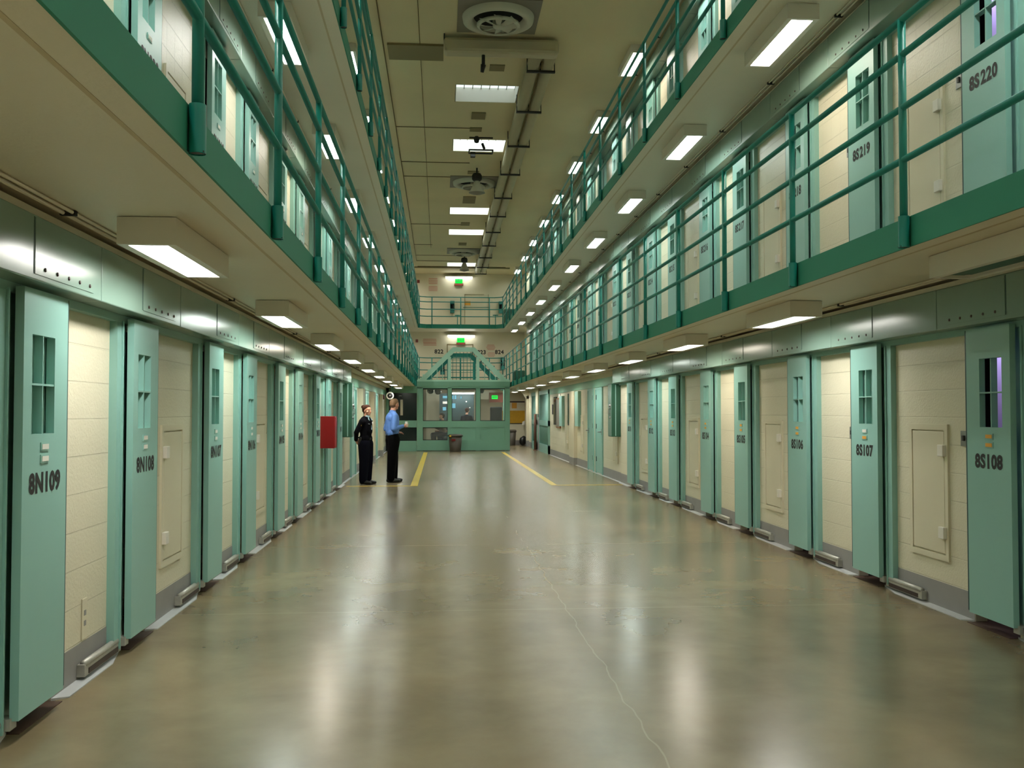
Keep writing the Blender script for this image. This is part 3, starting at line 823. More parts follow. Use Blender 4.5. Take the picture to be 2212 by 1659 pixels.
tag(b.build('fire_alarm'), 'small dark red fire alarm on the 8N wall near the booth', 'fire alarm')

# ------------------------------------------------------------------ control booth
YB = 37.5
def bx(px, y=YB): return (px - 950.3) / 2050 * y * 1.0
def bz(py, y=YB): return CAM_H + (889 - py) / 2050 * y
r = thing('control_booth', 'mint green control booth with big windows and barred roof at the hall end', 'control booth', (0, YB, 0))
XA, XB2 = -0.90, 2.765
b = MB()
D = 0.16
for (x0, x1) in ((XA, -.665), (.305, .465), (1.42, 1.59), (2.57, XB2)): b.box(x0, x1, 0, D, 0, 2.5, 'booth')
b.box(XA, XB2, 0, D, 2.47, 2.73, 'booth').box(XA, XB2, 0.002, D, .93, 1.18, 'booth').box(XA, XB2, 0.002, D, 0, .42, 'booth')
for (x0, x1) in ((.465, 1.42), (1.59, 2.57)): b.box(x0, x1, .03, D, .4, .95, 'booth')
b.box(XA, XB2, -.02, D, 2.55, 2.735, 'booth')
b.box(XB2 - .12, XB2, D, 4.2, 0, .95, 'booth').box(XB2 - .12, XB2, D, 4.2, 2.47, 2.73, 'booth').box(XB2 - .12, XB2, 2.1, 2.3, 0, 2.5, 'booth')
b.box(XA, XB2, 0, .02, 0, .02, 'bolt')
b.build('front_frame', r)
for (x0, x1, z0, z1) in ((-.665, .305, 1.18, 2.47), (.465, 1.42, 1.18, 2.47), (1.59, 2.57, 1.18, 2.47), (-.665, .305, .42, .93)):
    w = MB().box(x0, x1, .07, .08, z0, z1, 'glass').build('window_pane', r)
    MB().box(x0, x1, .06, .10, z0, z0 + .025, 'iron').box(x0, x1, .06, .10, z1 - .03, z1, 'iron').box(x0, x0 + .02, .06, .10, z0, z1, 'iron').box(x1 - .02, x1, .06, .10, z0, z1, 'iron').build('window_gasket', w)
# pyramid roof of bars
top = 4.09; zt0 = 2.73
def truss(y, col, w=.17):
    b = MB()
    O = [(XA, zt0), (.50, top), (1.37, top), (XB2 - .03, zt0)]
    I = [(XA + .27, zt0), (.58, top - .17), (1.29, top - .17), (XB2 - .30, zt0)]
    for k in range(3):
        q = [O[k], O[k + 1], I[k + 1], I[k]]
        b.add([(x, y - .06, z) for x, z in q] + [(x, y + .06, z) for x, z in q], [(0,1,2,3),(7,6,5,4),(0,4,5,1),(1,5,6,2),(2,6,7,3),(3,7,4,0)], col)
    for x0, x1, x2 in ((.435, .58, .435), (1.43, 1.29, 1.43)):
        q = [(x0, top - .17), (x1, top - .17), (x2, top - .33)]
        b.add([(x, y - .055, z) for x, z in q] + [(x, y + .055, z) for x, z in q], [(0,1,2),(5,4,3),(0,3,4,1),(1,4,5,2),(2,5,3,0)], col)
    b.box(.31, .435, y - .05, y + .05, zt0, 3.72, col).box(1.43, 1.555, y - .05, y + .05, zt0, 3.72, col)
    b.box(XA, XB2, y - .08, y + .08, zt0, zt0 + .075, col)
    return b
truss(.08, 'pale').build('roof_truss', r)
truss(3.9, 'teal').build('roof_truss', r)
for k in range(7):
    x = .435 + (k + .5) * (1.43 - .435) / 7
    MB().tube([(x, .12, zt0 + .05), (x, .12, top - .18)], .012, 'teal', 6).build('roof_bar', r)
for z in (3.1, 3.35, 3.6, 2.88): MB().tube([(.435, .12, z), (1.43, .12, z)], .010, 'teal', 6).build('roof_bar', r)
for sgn in (0, 1):
    for k in range(4):
        f = (k + 1) / 5
        x = .31 - (.31 - XA - .15) * f if not sgn else 1.555 + (XB2 - .15 - 1.555) * f
        h = zt0 + .05 + (1 - f) * 0.98
        MB().tube([(x, .08, zt0 + .05), (x, .08, h + .03)], .013, 'pale', 6).build('roof_bar', r)
    for k in range(8):
        f = k / 7.0
        x = (XA + .05 + f * (.47 - XA)) if not sgn else (XB2 - .05 - f * (XB2 - 1.42))
        z = zt0 + .10 + f * (top - zt0 - .16)
        MB().beam((x, .08, z), (x, 3.9, z), .05, .05, 'pale' if k < 3 else 'teal').build('roof_bar', r)
# booth side wing under the left gallery
XWG = XA - .01
r2 = thing('booth_wing', 'dark glazed mint wall running from the booth to the 8N wall', 'partition', (0, YB, 0))
b = MB().box(-2.10, XWG, 0, .14, 2.28, 2.55, 'booth').box(-2.10, XWG, 0, .14, .93, 1.2, 'booth').box(-2.10, XWG, 0, .14, 0, .40, 'booth').box(-2.10, -2.0, 0, .14, 0, 2.5, 'booth')
b.build('frame', r2)
for z0, z1 in ((1.2, 2.28), (.4, .93)): MB().box(-2.0, XWG, .05, .06, z0, z1, 'glassdark').build('window_pane', r2)
MB().box(-1.55, -1.45, .03, .05, 1.4, 2.02, 'creamp').build('notice', r2)  # cream panel stands in for the lit slit of a door
MB().box(-1.60, -1.50, .03, .05, 2.16, 2.18, 'white').build('tag_strip', r2)
# booth interior, furniture and staff
def bt(mb, name, lab, cat): return tag(mb.build(name), lab, cat)
struct(MB().box(-0.6, .05, 41.95, 42.0, 0.0, 2.5, 'creamp'), 'wall_booth')
bt(MB().box(-.02, 1.45, 40.6, 40.68, .0, 2.32, 'board').box(.12, .40, 40.58, 40.6, 2.12, 2.22, 'photo_glow').box(.12, .38, 40.58, 40.6, 1.88, 1.98, 'white')
   .box(.12, .26, 40.58, 40.6, 1.60, 1.74, 'photo_glow').box(.32, .40, 40.58, 40.6, 1.74, 1.90, 'white').box(.32, .40, 40.58, 40.6, 1.50, 1.6, 'white')
   .box(.46, .58, 40.58, 40.6, 2.08, 2.24, 'photo_glow').box(.62, .70, 40.58, 40.6, 2.08, 2.24, 'photo_glow').box(.5, .66, 40.58, 40.6, 1.7, 1.9, 'photo_glow').box(1.1, 1.15, 40.58, 40.6, 1.95, 2.0, 'white').box(1.25, 1.3, 40.58, 40.6, 1.7, 1.74, 'white').box(.88, .92, 40.58, 40.6, 2.1, 2.2, 'photo_glow'),
   'key_board', 'dark board covered with photos given a glow and papers inside the booth', 'board')  # blue photos on the board are given a glow of their own
bt(MB().bbox(-.2, 2.5, 38.6, 39.2, .72, .78, 'wood', .01).box(-.1, 0, 38.7, 39.1, 0, .72, 'iron').box(2.2, 2.3, 38.7, 39.1, 0, .72, 'iron'), 'desk', 'long desk behind the booth windows', 'desk')
rr = thing('office_chair', 'black high-backed office chair behind the booth window by the exit sign', 'chair', (2.35, 39.5, 0))
MB().bbox(-.26, .26, -.26, .26, .45, .55, 'leather', .04).build('seat', rr)
MB().bbox(-.25, .25, .2, .3, .6, 1.75, 'leather', .04).build('backrest', rr)
MB().tube([(0, 0, .06), (0, 0, .45)], .03, 'iron').box(-.3, .3, -.03, .03, .0, .06, 'iron').box(-.03, .03, -.3, .3, .0, .06, 'iron').build('base', rr)
for i, x in enumerate((1.75, 2.15)):
    bt(MB().bbox(x - .17, x + .17, 38.75, 38.79, .86, 1.12 + .05 * i, 'iron', .01).box(x - .02, x + .02, 38.78, 38.82, .78, .95, 'iron').box(x - .1, x + .1, 38.75, 38.88, .78, .79, 'iron'), 'monitor', ['black monitor on the booth desk', 'larger black monitor on the booth desk before the office chair'][i], 'monitor')
b = MB()
for (x, z, rd) in ((-.38, 2.36, .14),):
    b.lathe([(0, -.10), (rd * .6, -.08), (rd * .9, -.03), (rd, .03), (rd, .08)], (x, 38.3, z), 'glassdark', 16)
tag(b.build('ceiling_globe'), 'dark smoked camera globe just inside the booth window', 'camera globe')
b = MB().lathe([(0, -.10), (.08, -.08), (.12, -.03), (.13, .03), (.13, .1)], (-.08, 38.2, 2.33), 'glassdark', 16)
tag(b.build('ceiling_globe'), 'second smoked camera globe, lower than its neighbour', 'camera globe')
b = MB().lathe([(0, -.10), (.06, -.08), (.09, -.03), (.10, .03), (.10, .1)], (1.68, 38.2, 2.38), 'glassdark', 16)
tag(b.build('ceiling_globe'), 'smoked camera globe over the window with the exit sign', 'camera globe')
bt(MB().box(.35, 1.45, 40.2, 40.28, 2.3, 2.335, 'tube2').box(.33, 1.47, 40.18, 40.3, 2.335, 2.38, 'lamp_box'), 'tube_light', 'thin fluorescent strip glowing inside the booth', 'light')
bt(MB().box(1.55, 1.62, 42.5, 42.55, 0, 2.5, 'creamp').box(1.62, 2.5, 42.5, 42.55, 2.1, 2.5, 'creamp'), 'door_surround', 'cream frame standing inside the booth beneath the exit sign', 'frame')

for x_, lab in ((.2, 'added tube lamp hidden by the booth beam, above the striped jacket worker'), (2.0, 'added tube lamp hidden by the booth beam, above the office chair')):
    bt(MB().box(x_ - .5, x_ + .5, 39.26, 39.34, 2.58, 2.61, 'tube2').box(x_ - .52, x_ + .52, 39.22, 39.38, 2.61, 2.66, 'lamp_box').tube([(x_, 39.3, 2.66), (x_, 39.3, 3.3), (x_, 41.6, 3.3)], .012, 'iron', 6), 'tube_light', lab, 'light')  # added lamps, unseen behind the top beam, to brighten the booth interior

# exit signs
def exit_sign(x, y, z, w, lab, box=True):
    r = thing('exit_sign', lab, 'exit sign', (x, y, z))
    MB().bbox(-w / 2, w / 2, -.03, .03, 0, w * .62, 'exit', .01).build('lit_panel', r)
    me = text_mesh('EXIT', w * .36, 'tealdark', .002)
    o = ob('sign_text', me, r, (0, -.032, w * .31)); o.rotation_euler = (PI / 2, 0, 0)
    if box: MB().bbox(-w * .62, w * .62, -.02, .04, -w * .34, .0, 'brownred', .01).box(-w * .5, w * .5, .03, .06, 0, w * .6, 'brownred').build('back_box', r)
ye = Y_END
def ex(px, y): return (px - 950.3) / 2050 * y
exit_sign(ex(990.5, ye), ye - .07, bz(612, ye), .34, 'green EXIT sign over a brown box on the top gallery end wall')
exit_sign(ex(995, ye), ye - .07, bz(740, ye), .34, 'green EXIT sign over a brown box on the middle gallery end wall')
exit_sign(ex(1068.5, 42.4), 42.40, bz(862, 42.4), .27, 'green EXIT sign seen through the booth window', False)
MBx = MB().box(ex(1056, 42.6), ex(1090, 42.6), 42.43, 42.5, bz(869, 42.6), bz(848, 42.6), 'brownred')
bt(MBx, 'sign_backing', 'reddish brown board behind the exit sign inside the booth', 'board')
for (px, py, w, lab, z2) in ((991, 599.6, 57, 'long fluorescent tube lamp on the top gallery end wall', 2), (996, 726.5, 58, 'long fluorescent tube lamp on the middle gallery end wall', 1)):
    r = thing('tube_light', lab, 'tube light', (ex(px, 43.9), 43.9, bz(py, 43.9)))
    h = w / 2 / 2050 * 43.9
    MB().tube([(-h, 0, 0), (h, 0, 0)], .05, 'tube', 10).build('tube', r)
    MB().box(-h - .03, h + .03, -.06, .30, .05, .10, 'lamp_box').build('fitting', r)
# red alarms, phones, posters on the end wall
for (px, py, lab) in ((903.5, 608.5, 'small red alarm on the end wall of the top gallery'), (900.5, 737, 'small red alarm on the end wall of the middle gallery')):
    bt(MB().bbox(ex(px, ye) - .06, ex(px, ye) + .06, ye - .07, ye, bz(py, ye) - .07, bz(py, ye) + .07, 'dred', .01), 'fire_alarm', lab, 'fire alarm')
def phone(px, ztop, lab):
    x = ex(px, ye)
    r = thing('wall_phone', lab, 'wall phone', (x, ye, 0))
    z1 = ztop
    b = MB().box(-.10, .10, -.25, 0, z1 - .13, z1, 'phone').box(-.10, .10, -.25, 0, z1 - .55, z1 - .40, 'phone').box(-.10, -.085, -.25, 0, z1 - .5, z1, 'phone').box(.085, .10, -.25, 0, z1 - .5, z1, 'phone')
    b.build('hood', r)
    MB().box(-.085, .085, -.06, -.01, z1 - .41, z1 - .12, 'dark').build('phone_body', r)
    MB().tube([(.03, -.09, z1 - .16), (.05, -.10, z1 - .22), (.05, -.10, z1 - .30), (.03, -.09, z1 - .36)], .018, 'greyp', 8).build('handset', r)
phone(976.5, bz(651, ye), 'teal hooded pay phone on the top gallery end wall, beside the yellow sign')
phone(1081.5, bz(651, ye), 'teal hooded pay phone at the 8S corner of the top gallery')
phone(1085.5, bz(772, ye), 'teal hooded pay phone at the 8S corner of the middle gallery')
phone(955.5, bz(784, ye), 'teal hooded pay phone behind the booth roof bars')
bt(MB().bbox(ex(1003, ye), ex(1016, ye), ye - .02, ye, bz(659, ye), bz(650, ye), 'orange', .003), 'wall_sign', 'small yellow orange sign beside the top gallery phone', 'sign')
for (px, py, lab) in ((988, 682, 'small round stool on a thin post behind the top gallery railing'), (1070, 681, 'small round stool near the corner phone of the top gallery')):
    x = ex(px, 43.3)
    bt(MB().lathe([(0, .03), (.13, .03), (.13, 0), (0, 0)], (x, 43.3, bz(py, 43.3)), 'teal', 16).tube([(x, 43.3, TZ[2]), (x, 43.3, bz(py, 43.3))], .02, 'teal', 8), 'phone_stool', lab, 'stool')
for (txt, px, py, lab) in (('822', 948, 760, 'black number 822 painted on the end wall nearest the 8N railing'), ('823', 1040, 761, 'black number 823 painted on the end wall just past the booth roof peak'), ('824', 1078.5, 760.5, 'black number 824 painted on the end wall nearest the corner phone')):
    me = text_mesh(txt, .26, 'ink', .008)
    o = ob('painted_number', me, None, (ex(px, ye), ye - .003, bz(py, ye))); o.rotation_euler = (PI / 2, 0, 0)
    tag(o, lab, 'number')
for k, (x0, x1, y0, y1, n, lab) in enumerate(((913, 943, 732, 742, 4, 'upper patch of faded pink writing beside number 822'), (914, 943, 741, 748, 2, 'lower patch of faded pink writing beside number 822'), (1050, 1070, 744, 757, 5, 'faded pink round emblem above number 823'), (1052, 1070, 761, 771, 4, 'faded pink emblem under the pink round one'), (925, 945, 601, 615, 4, 'faded pink writing on the top gallery end wall'), (925, 945, 618, 630, 4, 'faded pink writing lower on the top gallery end wall'))):
    b = MB()
    for i in range(n):
        ya = y0 + (y1 - y0) * i / n; yb = ya + (y1 - y0) / n * .55
        ins = abs(i - (n - 1) / 2) / n * (x1 - x0) * (.35 if k in (2, 3) else .08)
        b.box(ex(x0 + ins, ye), ex(x1 - ins, ye), ye - .002, ye + .001, bz(yb, ye), bz(ya, ye), 'pink')
    bt(b, 'wall_painting', lab, 'wall writing')
b = MB().box(ex(965, ye), ex(967, ye), ye - .02, ye, bz(770, ye), bz(743.5, ye), 'patch').box(ex(1020, ye), ex(1022, ye), ye - .02, ye, bz(770, ye), bz(743.5, ye), 'patch').box(ex(965, ye), ex(1022, ye), ye - .02, ye, bz(745, ye), bz(743, ye), 'patch')
struct(b, 'door_1')
b = MB().box(ex(1003, ye), ex(1045, ye), ye - .02, ye, bz(636, ye), bz(635, ye), 'patch').box(ex(1000, ye), ex(1056, ye), ye - .03, ye, bz(664, ye), bz(663, ye), 'teal').box(ex(1003, ye), ex(1004, ye), ye - .02, ye, bz(700, ye), bz(635, ye), 'patch').box(ex(1054, ye), ex(1055, ye), ye - .02, ye, bz(700, ye), bz(635, ye), 'patch')
struct(b, 'door_2')
# beam and cables near the far ceiling
struct(MB().box(-1.2, 3.1, 42.05, 42.25, 7.93, 7.97, 'patch'), 'trim_6')
# things in the passage right of the booth
bt(MB().box(2.9, 3.95, ye - .03, ye - .002, bz(868, ye) - .03, bz(868, ye) + .03, 'bolt').box(2.9, 3.95, ye - .015, ye - .002, bz(914, ye), bz(887, ye), 'mustard').box(2.9, 3.95, ye - .02, ye - .002, bz(887, ye), bz(869, ye), 'creamp').box(2.95, 3.95, ye - .03, ye - .002, bz(915.5, ye), bz(914, ye), 'iron'), 'notice_board', 'mustard yellow notice board on the wall right of the booth', 'notice board')
bt(MB().box(3.35, 3.58, ye - .035, ye - .03, bz(882, ye), bz(870, ye), 'orange'), 'poster', 'orange poster above the mustard notice board', 'poster')
bt(MB().add([(3.95, 43.9, bz(908, ye)), (3.82, 43.9, bz(911, ye)), (3.80, 43.85, bz(918, ye)), (3.93, 43.85, bz(917, ye)), (3.95, 43.93, bz(908, ye)), (3.82, 43.93, bz(911, ye)), (3.80, 43.88, bz(918, ye)), (3.93, 43.88, bz(917, ye))], [(0,3,2,1),(4,5,6,7),(0,1,5,4),(1,2,6,5),(2,3,7,6),(3,0,4,7)], 'white'), 'paper_sheet', 'white sheet of paper hanging on the wall over the black bag', 'paper')
def bin_(x, y, rr, h, lab, red=False):
    r = thing('trash_bin', lab, 'trash bin', (x, y, 0))
    b = MB(); n = 20
    prof = [(0, 0), (rr * .78, 0), (rr * .8, .02), (rr * .98, h * .9), (rr * .94, h * .9), (rr * .8, .05)]
    b.lathe(prof, (0, 0, 0), 'bin', 20); b.build('body', r)
    MB().lathe([(rr * .95, h * .88), (rr * 1.1, h * .88), (rr * 1.1, h * .93), (rr * .9, h), (0, h)], (0, 0, 0), 'bin', 20).build('lid', r)
    if red:
        o = MB().box(-rr * .55, -rr * .0, -rr * 1.0, -rr * .85, h * .62, h * .74, 'dred').build('sticker', r); o['label'] = 'dark red sticker'
        o = MB().box(-rr * .85, -rr * .6, -rr * .95, -rr * .6, h * .86, h * .95, 'yellow').build('flap', r); o['label'] = 'yellow flap'
bin_(.60, 36.95, .27, .67, 'grey brown trash bin standing in front of the control booth', True)
bin_(3.28, 43.3, .2, .72, 'dark grey trash bin in the passage right of the booth')
r = thing('trash_bag', 'black plastic bag slumped beside the flared cream pier', 'bag', (3.76, 43.3, 0))
bm = bmesh.new(); bmesh.ops.create_icosphere(bm, subdivisions=3, radius=.2)
for v in bm.verts:
    k = 1 + .12 * math.sin(9 * v.co.x + 5 * v.co.z) * math.cos(7 * v.co.y)
    v.co = Vector((v.co.x * k * .8, v.co.y * k * .8, max(0, .2 + v.co.z * k * 1.1)))
    if v.co.z > .36: v.co.x += .05
b = MB(); b.bm(bm, 'bag', True); bm.free(); b.build('bag_body', r)
r = thing('laundry_cart', 'dark green cart on the middle gallery behind the 8S railing', 'cart', (3.22, 38.6, TZ[1]))
MB().bbox(-.22, .22, -.3, .3, .12, .5, 'tealdark', .03).build('tub', r)
MB().tube([(-.15, -.2, .12), (-.15, -.2, .0)], .02, 'iron').tube([(.15, -.2, .12), (.15, -.2, .0)], .02, 'iron').tube([(-.15, .2, .12), (-.15, .2, .0)], .02, 'iron').tube([(.15, .2, .12), (.15, .2, .0)], .02, 'iron').build('caster', r)
r = thing('laundry_cart', 'dark green cart in the corner of the top gallery', 'cart', (3.1, 42.9, TZ[2]))
MB().bbox(-.22, .35, -.3, .3, .12, .75, 'tealdark', .03).build('tub', r)
MB().box(-.2, -.16, -.2, -.16, 0, .12, 'iron').box(.28, .32, -.2, -.16, 0, .12, 'iron').build('caster', r)
r = thing('loudspeaker', 'round white-rimmed loudspeaker hanging before the booth wing', 'loudspeaker', (ex(843.5, 35.5), 35.5, bz(855, 35.5)))
MB().lathe([(.10, -.03), (.135, -.03), (.145, .0), (.135, .03)], (0, 0, 0), 'lamp_box', 24, 'y').build('rim', r)
MB().lathe([(0, -.06), (.03, -.06), (.05, -.02), (.10, -.02), (.11, .05), (0, .06)], (0, 0, 0), 'iron', 24, 'y').build('cone', r)
MB().lathe([(0, -.07), (.018, -.065), (.022, -.05)], (0, 0, 0), 'white', 12, 'y').build('dust_cap', r)
MB().tube([(0, .0, .12), (0, 0, SOF[0] - bz(855, 35.5))], .012, 'iron', 6).build('hanger', r)

# ------------------------------------------------------------------ skylights, fans, ducts, roof details
names = ['nearest skylight, with a barred frame at one edge', 'skylight behind the hanging wire frame', 'skylight beyond the second ceiling fan', 'skylight between second and third ceiling fans, farther one', 'far skylight partly hidden by the hanging bell lamp']
for k, h in enumerate(holes):
    r = thing('skylight', 'bright ' + names[k], 'skylight', ((h[0] + h[1]) / 2, (h[2] + h[3]) / 2, 7.97))
    hx, hy = (h[1] - h[0]) / 2 - .02, .5
    b = MB()
    b.box(-hx - .01, -hx, -hy, hy, 0, .30, 'white').box(hx, hx + .01, -hy, hy, 0, .30, 'white').box(-hx, hx, -hy - .01, -hy, 0, .30, 'white').box(-hx, hx, hy, hy + .01, 0, .30, 'white')
    b.build('shaft', r)
    MB().box(-hx, hx, -hy, hy, .30, .31, 'sky2' if k == 0 else 'sky').build('glazing', r)
    if k < 2:
        b = MB()
        for j in range(8): b.box(-hx + j * (2 * hx / 7) - .008, -hx + j * (2 * hx / 7) + .008, -hy, hy, .27, .282, 'greyp')
        b.box(-hx, hx, -hy + .25, -hy + .27, .27, .282, 'greyp').box(-hx, hx, hy - .3, hy - .28, .27, .282, 'greyp')
        b.build('grille', r)
for k, (yc, lab) in enumerate(((15.2, 'nearest round white ceiling fan on a grey square plate'), (26.35, 'middle round ceiling fan on a grey square plate'), (37.8, 'farthest round ceiling fan on a grey square plate'))):
    r = thing('ceiling_fan', lab, 'ceiling fan', (.93, yc, 7.97), 0, 'round ceiling fans')
    MB().box(-.66, .66, -.66, .66, -.02, -.002, 'greyp').build('plate', r)
    MB().lathe([(.40, -.02), (.43, -.10), (.50, -.13), (.57, -.10), (.585, -.02)], (0, 0, 0), 'fanw', 40).build('rim', r)
    MB().lathe([(0, -.021), (.41, -.021)], (0, 0, 0), 'dark', 40).build('throat', r)
    b = MB().lathe([(.30, -.185), (.345, -.17), (.35, -.14), (.30, -.15), (.30, -.185)], (0, 0, 0), 'fanw', 36)
    b.build('inner_ring', r)
    MB().lathe([(0, -.20), (.07, -.20), (.09, -.17), (.09, -.02)], (0, 0, 0), 'fanw', 20).build('hub', r)
    for j in range(8):
        a = 2 * PI * j / 8
        ca, sa = math.cos(a), math.sin(a)
        MB().add([(ca * .08 - sa * .03, sa * .08 + ca * .03, -.19), (ca * .08 + sa * .03, sa * .08 - ca * .03, -.17), (ca * .36 + sa * .09, sa * .36 - ca * .09, -.13), (ca * .36 - sa * .05, sa * .36 + ca * .05, -.18),
                  (ca * .08 - sa * .03, sa * .08 + ca * .03, -.185), (ca * .08 + sa * .03, sa * .08 - ca * .03, -.165), (ca * .36 + sa * .09, sa * .36 - ca * .09, -.125), (ca * .36 - sa * .05, sa * .36 + ca * .05, -.175)],
                 [(0,1,2,3),(7,6,5,4),(0,4,5,1),(1,5,6,2),(2,6,7,3),(3,7,4,0)], 'fanw').build('blade', r)
# twin ducts
r = thing('twin_duct', 'pair of long pale ducts hung side by side along the roof', 'duct', (0, 0, 0))
for x in (1.655, 1.905):
    b = MB(); b.tube([(x, 16.25, 7.76), (x, 41.85, 7.76)], .115, 'duct', 16); b.build('duct', r)
MB().bbox(.05, 2.02, 15.95, 16.25, 7.66, 7.92, 'duct', .06).box(.05, .07, 15.97, 16.23, 7.92, 7.97, 'iron').build('header_duct', r)
MB().tube([(1.78, 16.4, 7.68), (1.78, 41.8, 7.68)], .012, 'cable', 6).build('cable', r)
for y in (16.7, 19.0, 21.5, 24.1, 26.8, 29.35, 31.96, 34.6, 37.3, 39.8, 41.7):
    MB().box(1.53, 2.04, y - .03, y + .03, 7.60, 7.635, 'iron').tube([(1.54, y, 7.6), (1.54, y, 7.97)], .01, 'iron', 6).tube([(2.03, y, 7.6), (2.03, y, 7.97)], .01, 'iron', 6).tube([(1.78, y, 7.63), (1.78, y, 7.97)], .01, 'iron', 6).build('hanger', r)
bt(MB().box(-.93, .05, 16.45, 17.15, 7.93, 7.969, 'patch'), 'ceiling_cover', 'flat olive cover plate on the roof beside the cross duct', 'cover plate')
r = thing('roof_camera', 'small dark camera hanging below the cross duct', 'camera', (.73, 16.1, 7.5))
MB().tube([(0, 0, .0), (0, 0, .16)], .03, 'iron').build('mount', r)
MB().tube([(0, 0, .0), (-.02, .05, -.12)], .045, 'iron', 12, r2=.03).build('camera_body', r)
for (x, y, w, d, lab) in ((1.05, 17.5, .28, .3, 'between cross duct and nearest skylight'), (.82, 20.4, .3, .45, 'beyond the nearest skylight'), (.80, 21.4, .27, .28, 'before the skylight with the wire frame'), (.88, 25.3, .30, .3, 'before the middle ceiling fan'), (.87, 28.6, .38, .9, 'beyond the middle ceiling fan'), (.85, 32.3, .3, .5, 'between the two bright skylights'), (.85, 36.2, .3, .5, 'before the farthest ceiling fan')):
    bt(MB().box(x - w / 2, x + w / 2, y - d / 2, y + d / 2, 7.95, 7.969, 'patch'), 'ceiling_vent', 'small olive vent cover on the roof ' + lab, 'vent')
def bell(y, lab, dia=.43, x=.93):
    r = thing('bell_lamp', lab, 'hanging lamp', (x, y, 7.97), 0, 'unlit bell lamps hanging from the roof')
    MB().tube([(0, 0, 0), (0, 0, -.16)], .02, 'iron').build('stem', r)
    MB().lathe([(0, -.14), (.10, -.15), (.13, -.20), (.13, -.30), (.10, -.34), (0, -.35)], (0, 0, 0), 'iron', 20).build('ballast', r)
    MB().lathe([(.05, -.34), (.08, -.38), (.12, -.50), (dia * .42, -.60), (dia * .5, -.66)], (0, 0, 0), 'fanw', 24).build('shade', r)
    MB().lathe([(dia * .5, -.66), (dia * .3, -.69), (0, -.72)], (0, 0, 0), 'greyp', 24).build('lens', r)
bell(24.85, 'unlit bell lamp hanging in front of the middle ceiling fan', .43, .96)
bell(38.6, 'unlit bell lamp hanging in front of the farthest skylight', .40, .98)
r = thing('wire_frame_box', 'square wire guard frame hanging below the second skylight', 'guard frame', (.93, 21.6, 7.55))
b = MB()
for (a, d) in (((-.27, 0, 0), (.27, 0, 0)), ((-.27, 0, .28), (.27, 0, .28)), ((-.27, 0, 0), (-.27, 0, .28)), ((.27, 0, 0), (.27, 0, .28)), ((-.27, .3, 0), (.27, .3, 0)), ((-.27, 0, 0), (-.27, .3, 0)), ((.27, 0, 0), (.27, .3, 0)), ((0, .1, .28), (0, .1, .42))): b.beam(a, d, .03, .03, 'iron')
b.build('frame', r)
MB().lathe([(0, .0), (.05, .02), (.07, .1), (.04, .16), (0, .17)], (-.1, .1, .18), 'iron', 12).build('lamp_head', r)
MB().tube([(.08, .1, .05), (.03, .1, .18)], .03, 'iron', 8).build('arm', r)
bt(MB().bbox(.74, .86, 23.3, 23.42, 7.85, 7.969, 'iron', .01), 'junction_box', 'small black junction box on the roof beyond the second skylight', 'junction box')
# thin rusty cables on the roof
b = MB().tube([(-1.0, 12, 7.95), (-1.0, 40.3, 7.95), (.9, 40.3, 7.95)], .011, 'cable', 6)
y = 13.0
bt(b, 'roof_cable', 'long rusty cable running along the roof above the 8N railing', 'cable')
bt(MB().tube([(-.36, 12, 7.955), (-.36, 37.0, 7.955)], .006, 'cable', 6), 'roof_cable', 'thin straight cable midway between the roof fans and 8N side', 'cable')
for (y, x1, lab) in ((21.3, .75, 'short cross cable before the second skylight'), (24.3, .75, 'short cross cable by the black junction box'), (25.8, .3, 'short cross cable beside the middle fan'), (32.4, .7, 'short cross cable between the bright skylights'), (36.4, -.3, 'bowed cross cable near the farthest fan'), (38.9, .8, 'cross cable just behind the farthest fan'), (41.9, 2.9, 'long cross cable at the far end of the roof')):
    bt(MB().tube([(-1.0, y, 7.955), (x1, y, 7.955)], .009 if x1 < 2 else .014, 'cable', 6), 'roof_cable', lab, 'cable')

# ------------------------------------------------------------------ people
def capsule_geo(p, r1, q, r2, n=14, m=4):
    """closed tapered capsule between p and q"""
    p = Vector(p); q = Vector(q); t = (q - p)
    L = t.length
    t = t.normalized() if L > 1e-6 else Vector((0, 0, 1))
    a = Vector((0, 0, 1)) if abs(t.z) < .9 else Vector((1, 0, 0))
    u = t.cross(a).normalized(); w = t.cross(u)
    prof = [(math.sin(PI / 2 * i / m) * r1, -math.cos(PI / 2 * i / m) * r1) for i in range(m + 1)] + [(math.cos(PI / 2 * i / m) * r2, L + math.sin(PI / 2 * i / m) * r2) for i in range(m + 1)]
    vs = []; fs = []
    for rr, z in prof:
        for j in range(n):
            an = 2 * PI * j / n
            vs.append(p + t * z + (u * math.cos(an) + w * math.sin(an)) * max(rr, 1e-4))
    for i in range(len(prof) - 1):
        for j in range(n):
            x = i * n + j; y = i * n + (j + 1) % n
            fs.append((x, y, y + n, x + n))
    fs.append(tuple(range(n))[::-1]); fs.append(tuple((len(prof) - 1) * n + j for j in range(n)))
    return vs, fs
def ell_geo(c, r, n=18, m=12):
    vs = []; fs = []
    for i in range(m + 1):
        th = PI * i / m
        for j in range(n):
            a = 2 * PI * j / n
            s_ = max(math.sin(th), 1e-3)
            vs.append((c[0] + r[0] * s_ * math.cos(a), c[1] + r[1] * s_ * math.sin(a), c[2] - r[2] * math.cos(th)))
    for i in range(m):
        for j in range(n):
            x = i * n + j; y = i * n + (j + 1) % n
            fs.append((x, y, y + n, x + n))
    fs.append(tuple(range(n))[::-1]); fs.append(tuple(m * n + j for j in range(n)))
    return vs, fs
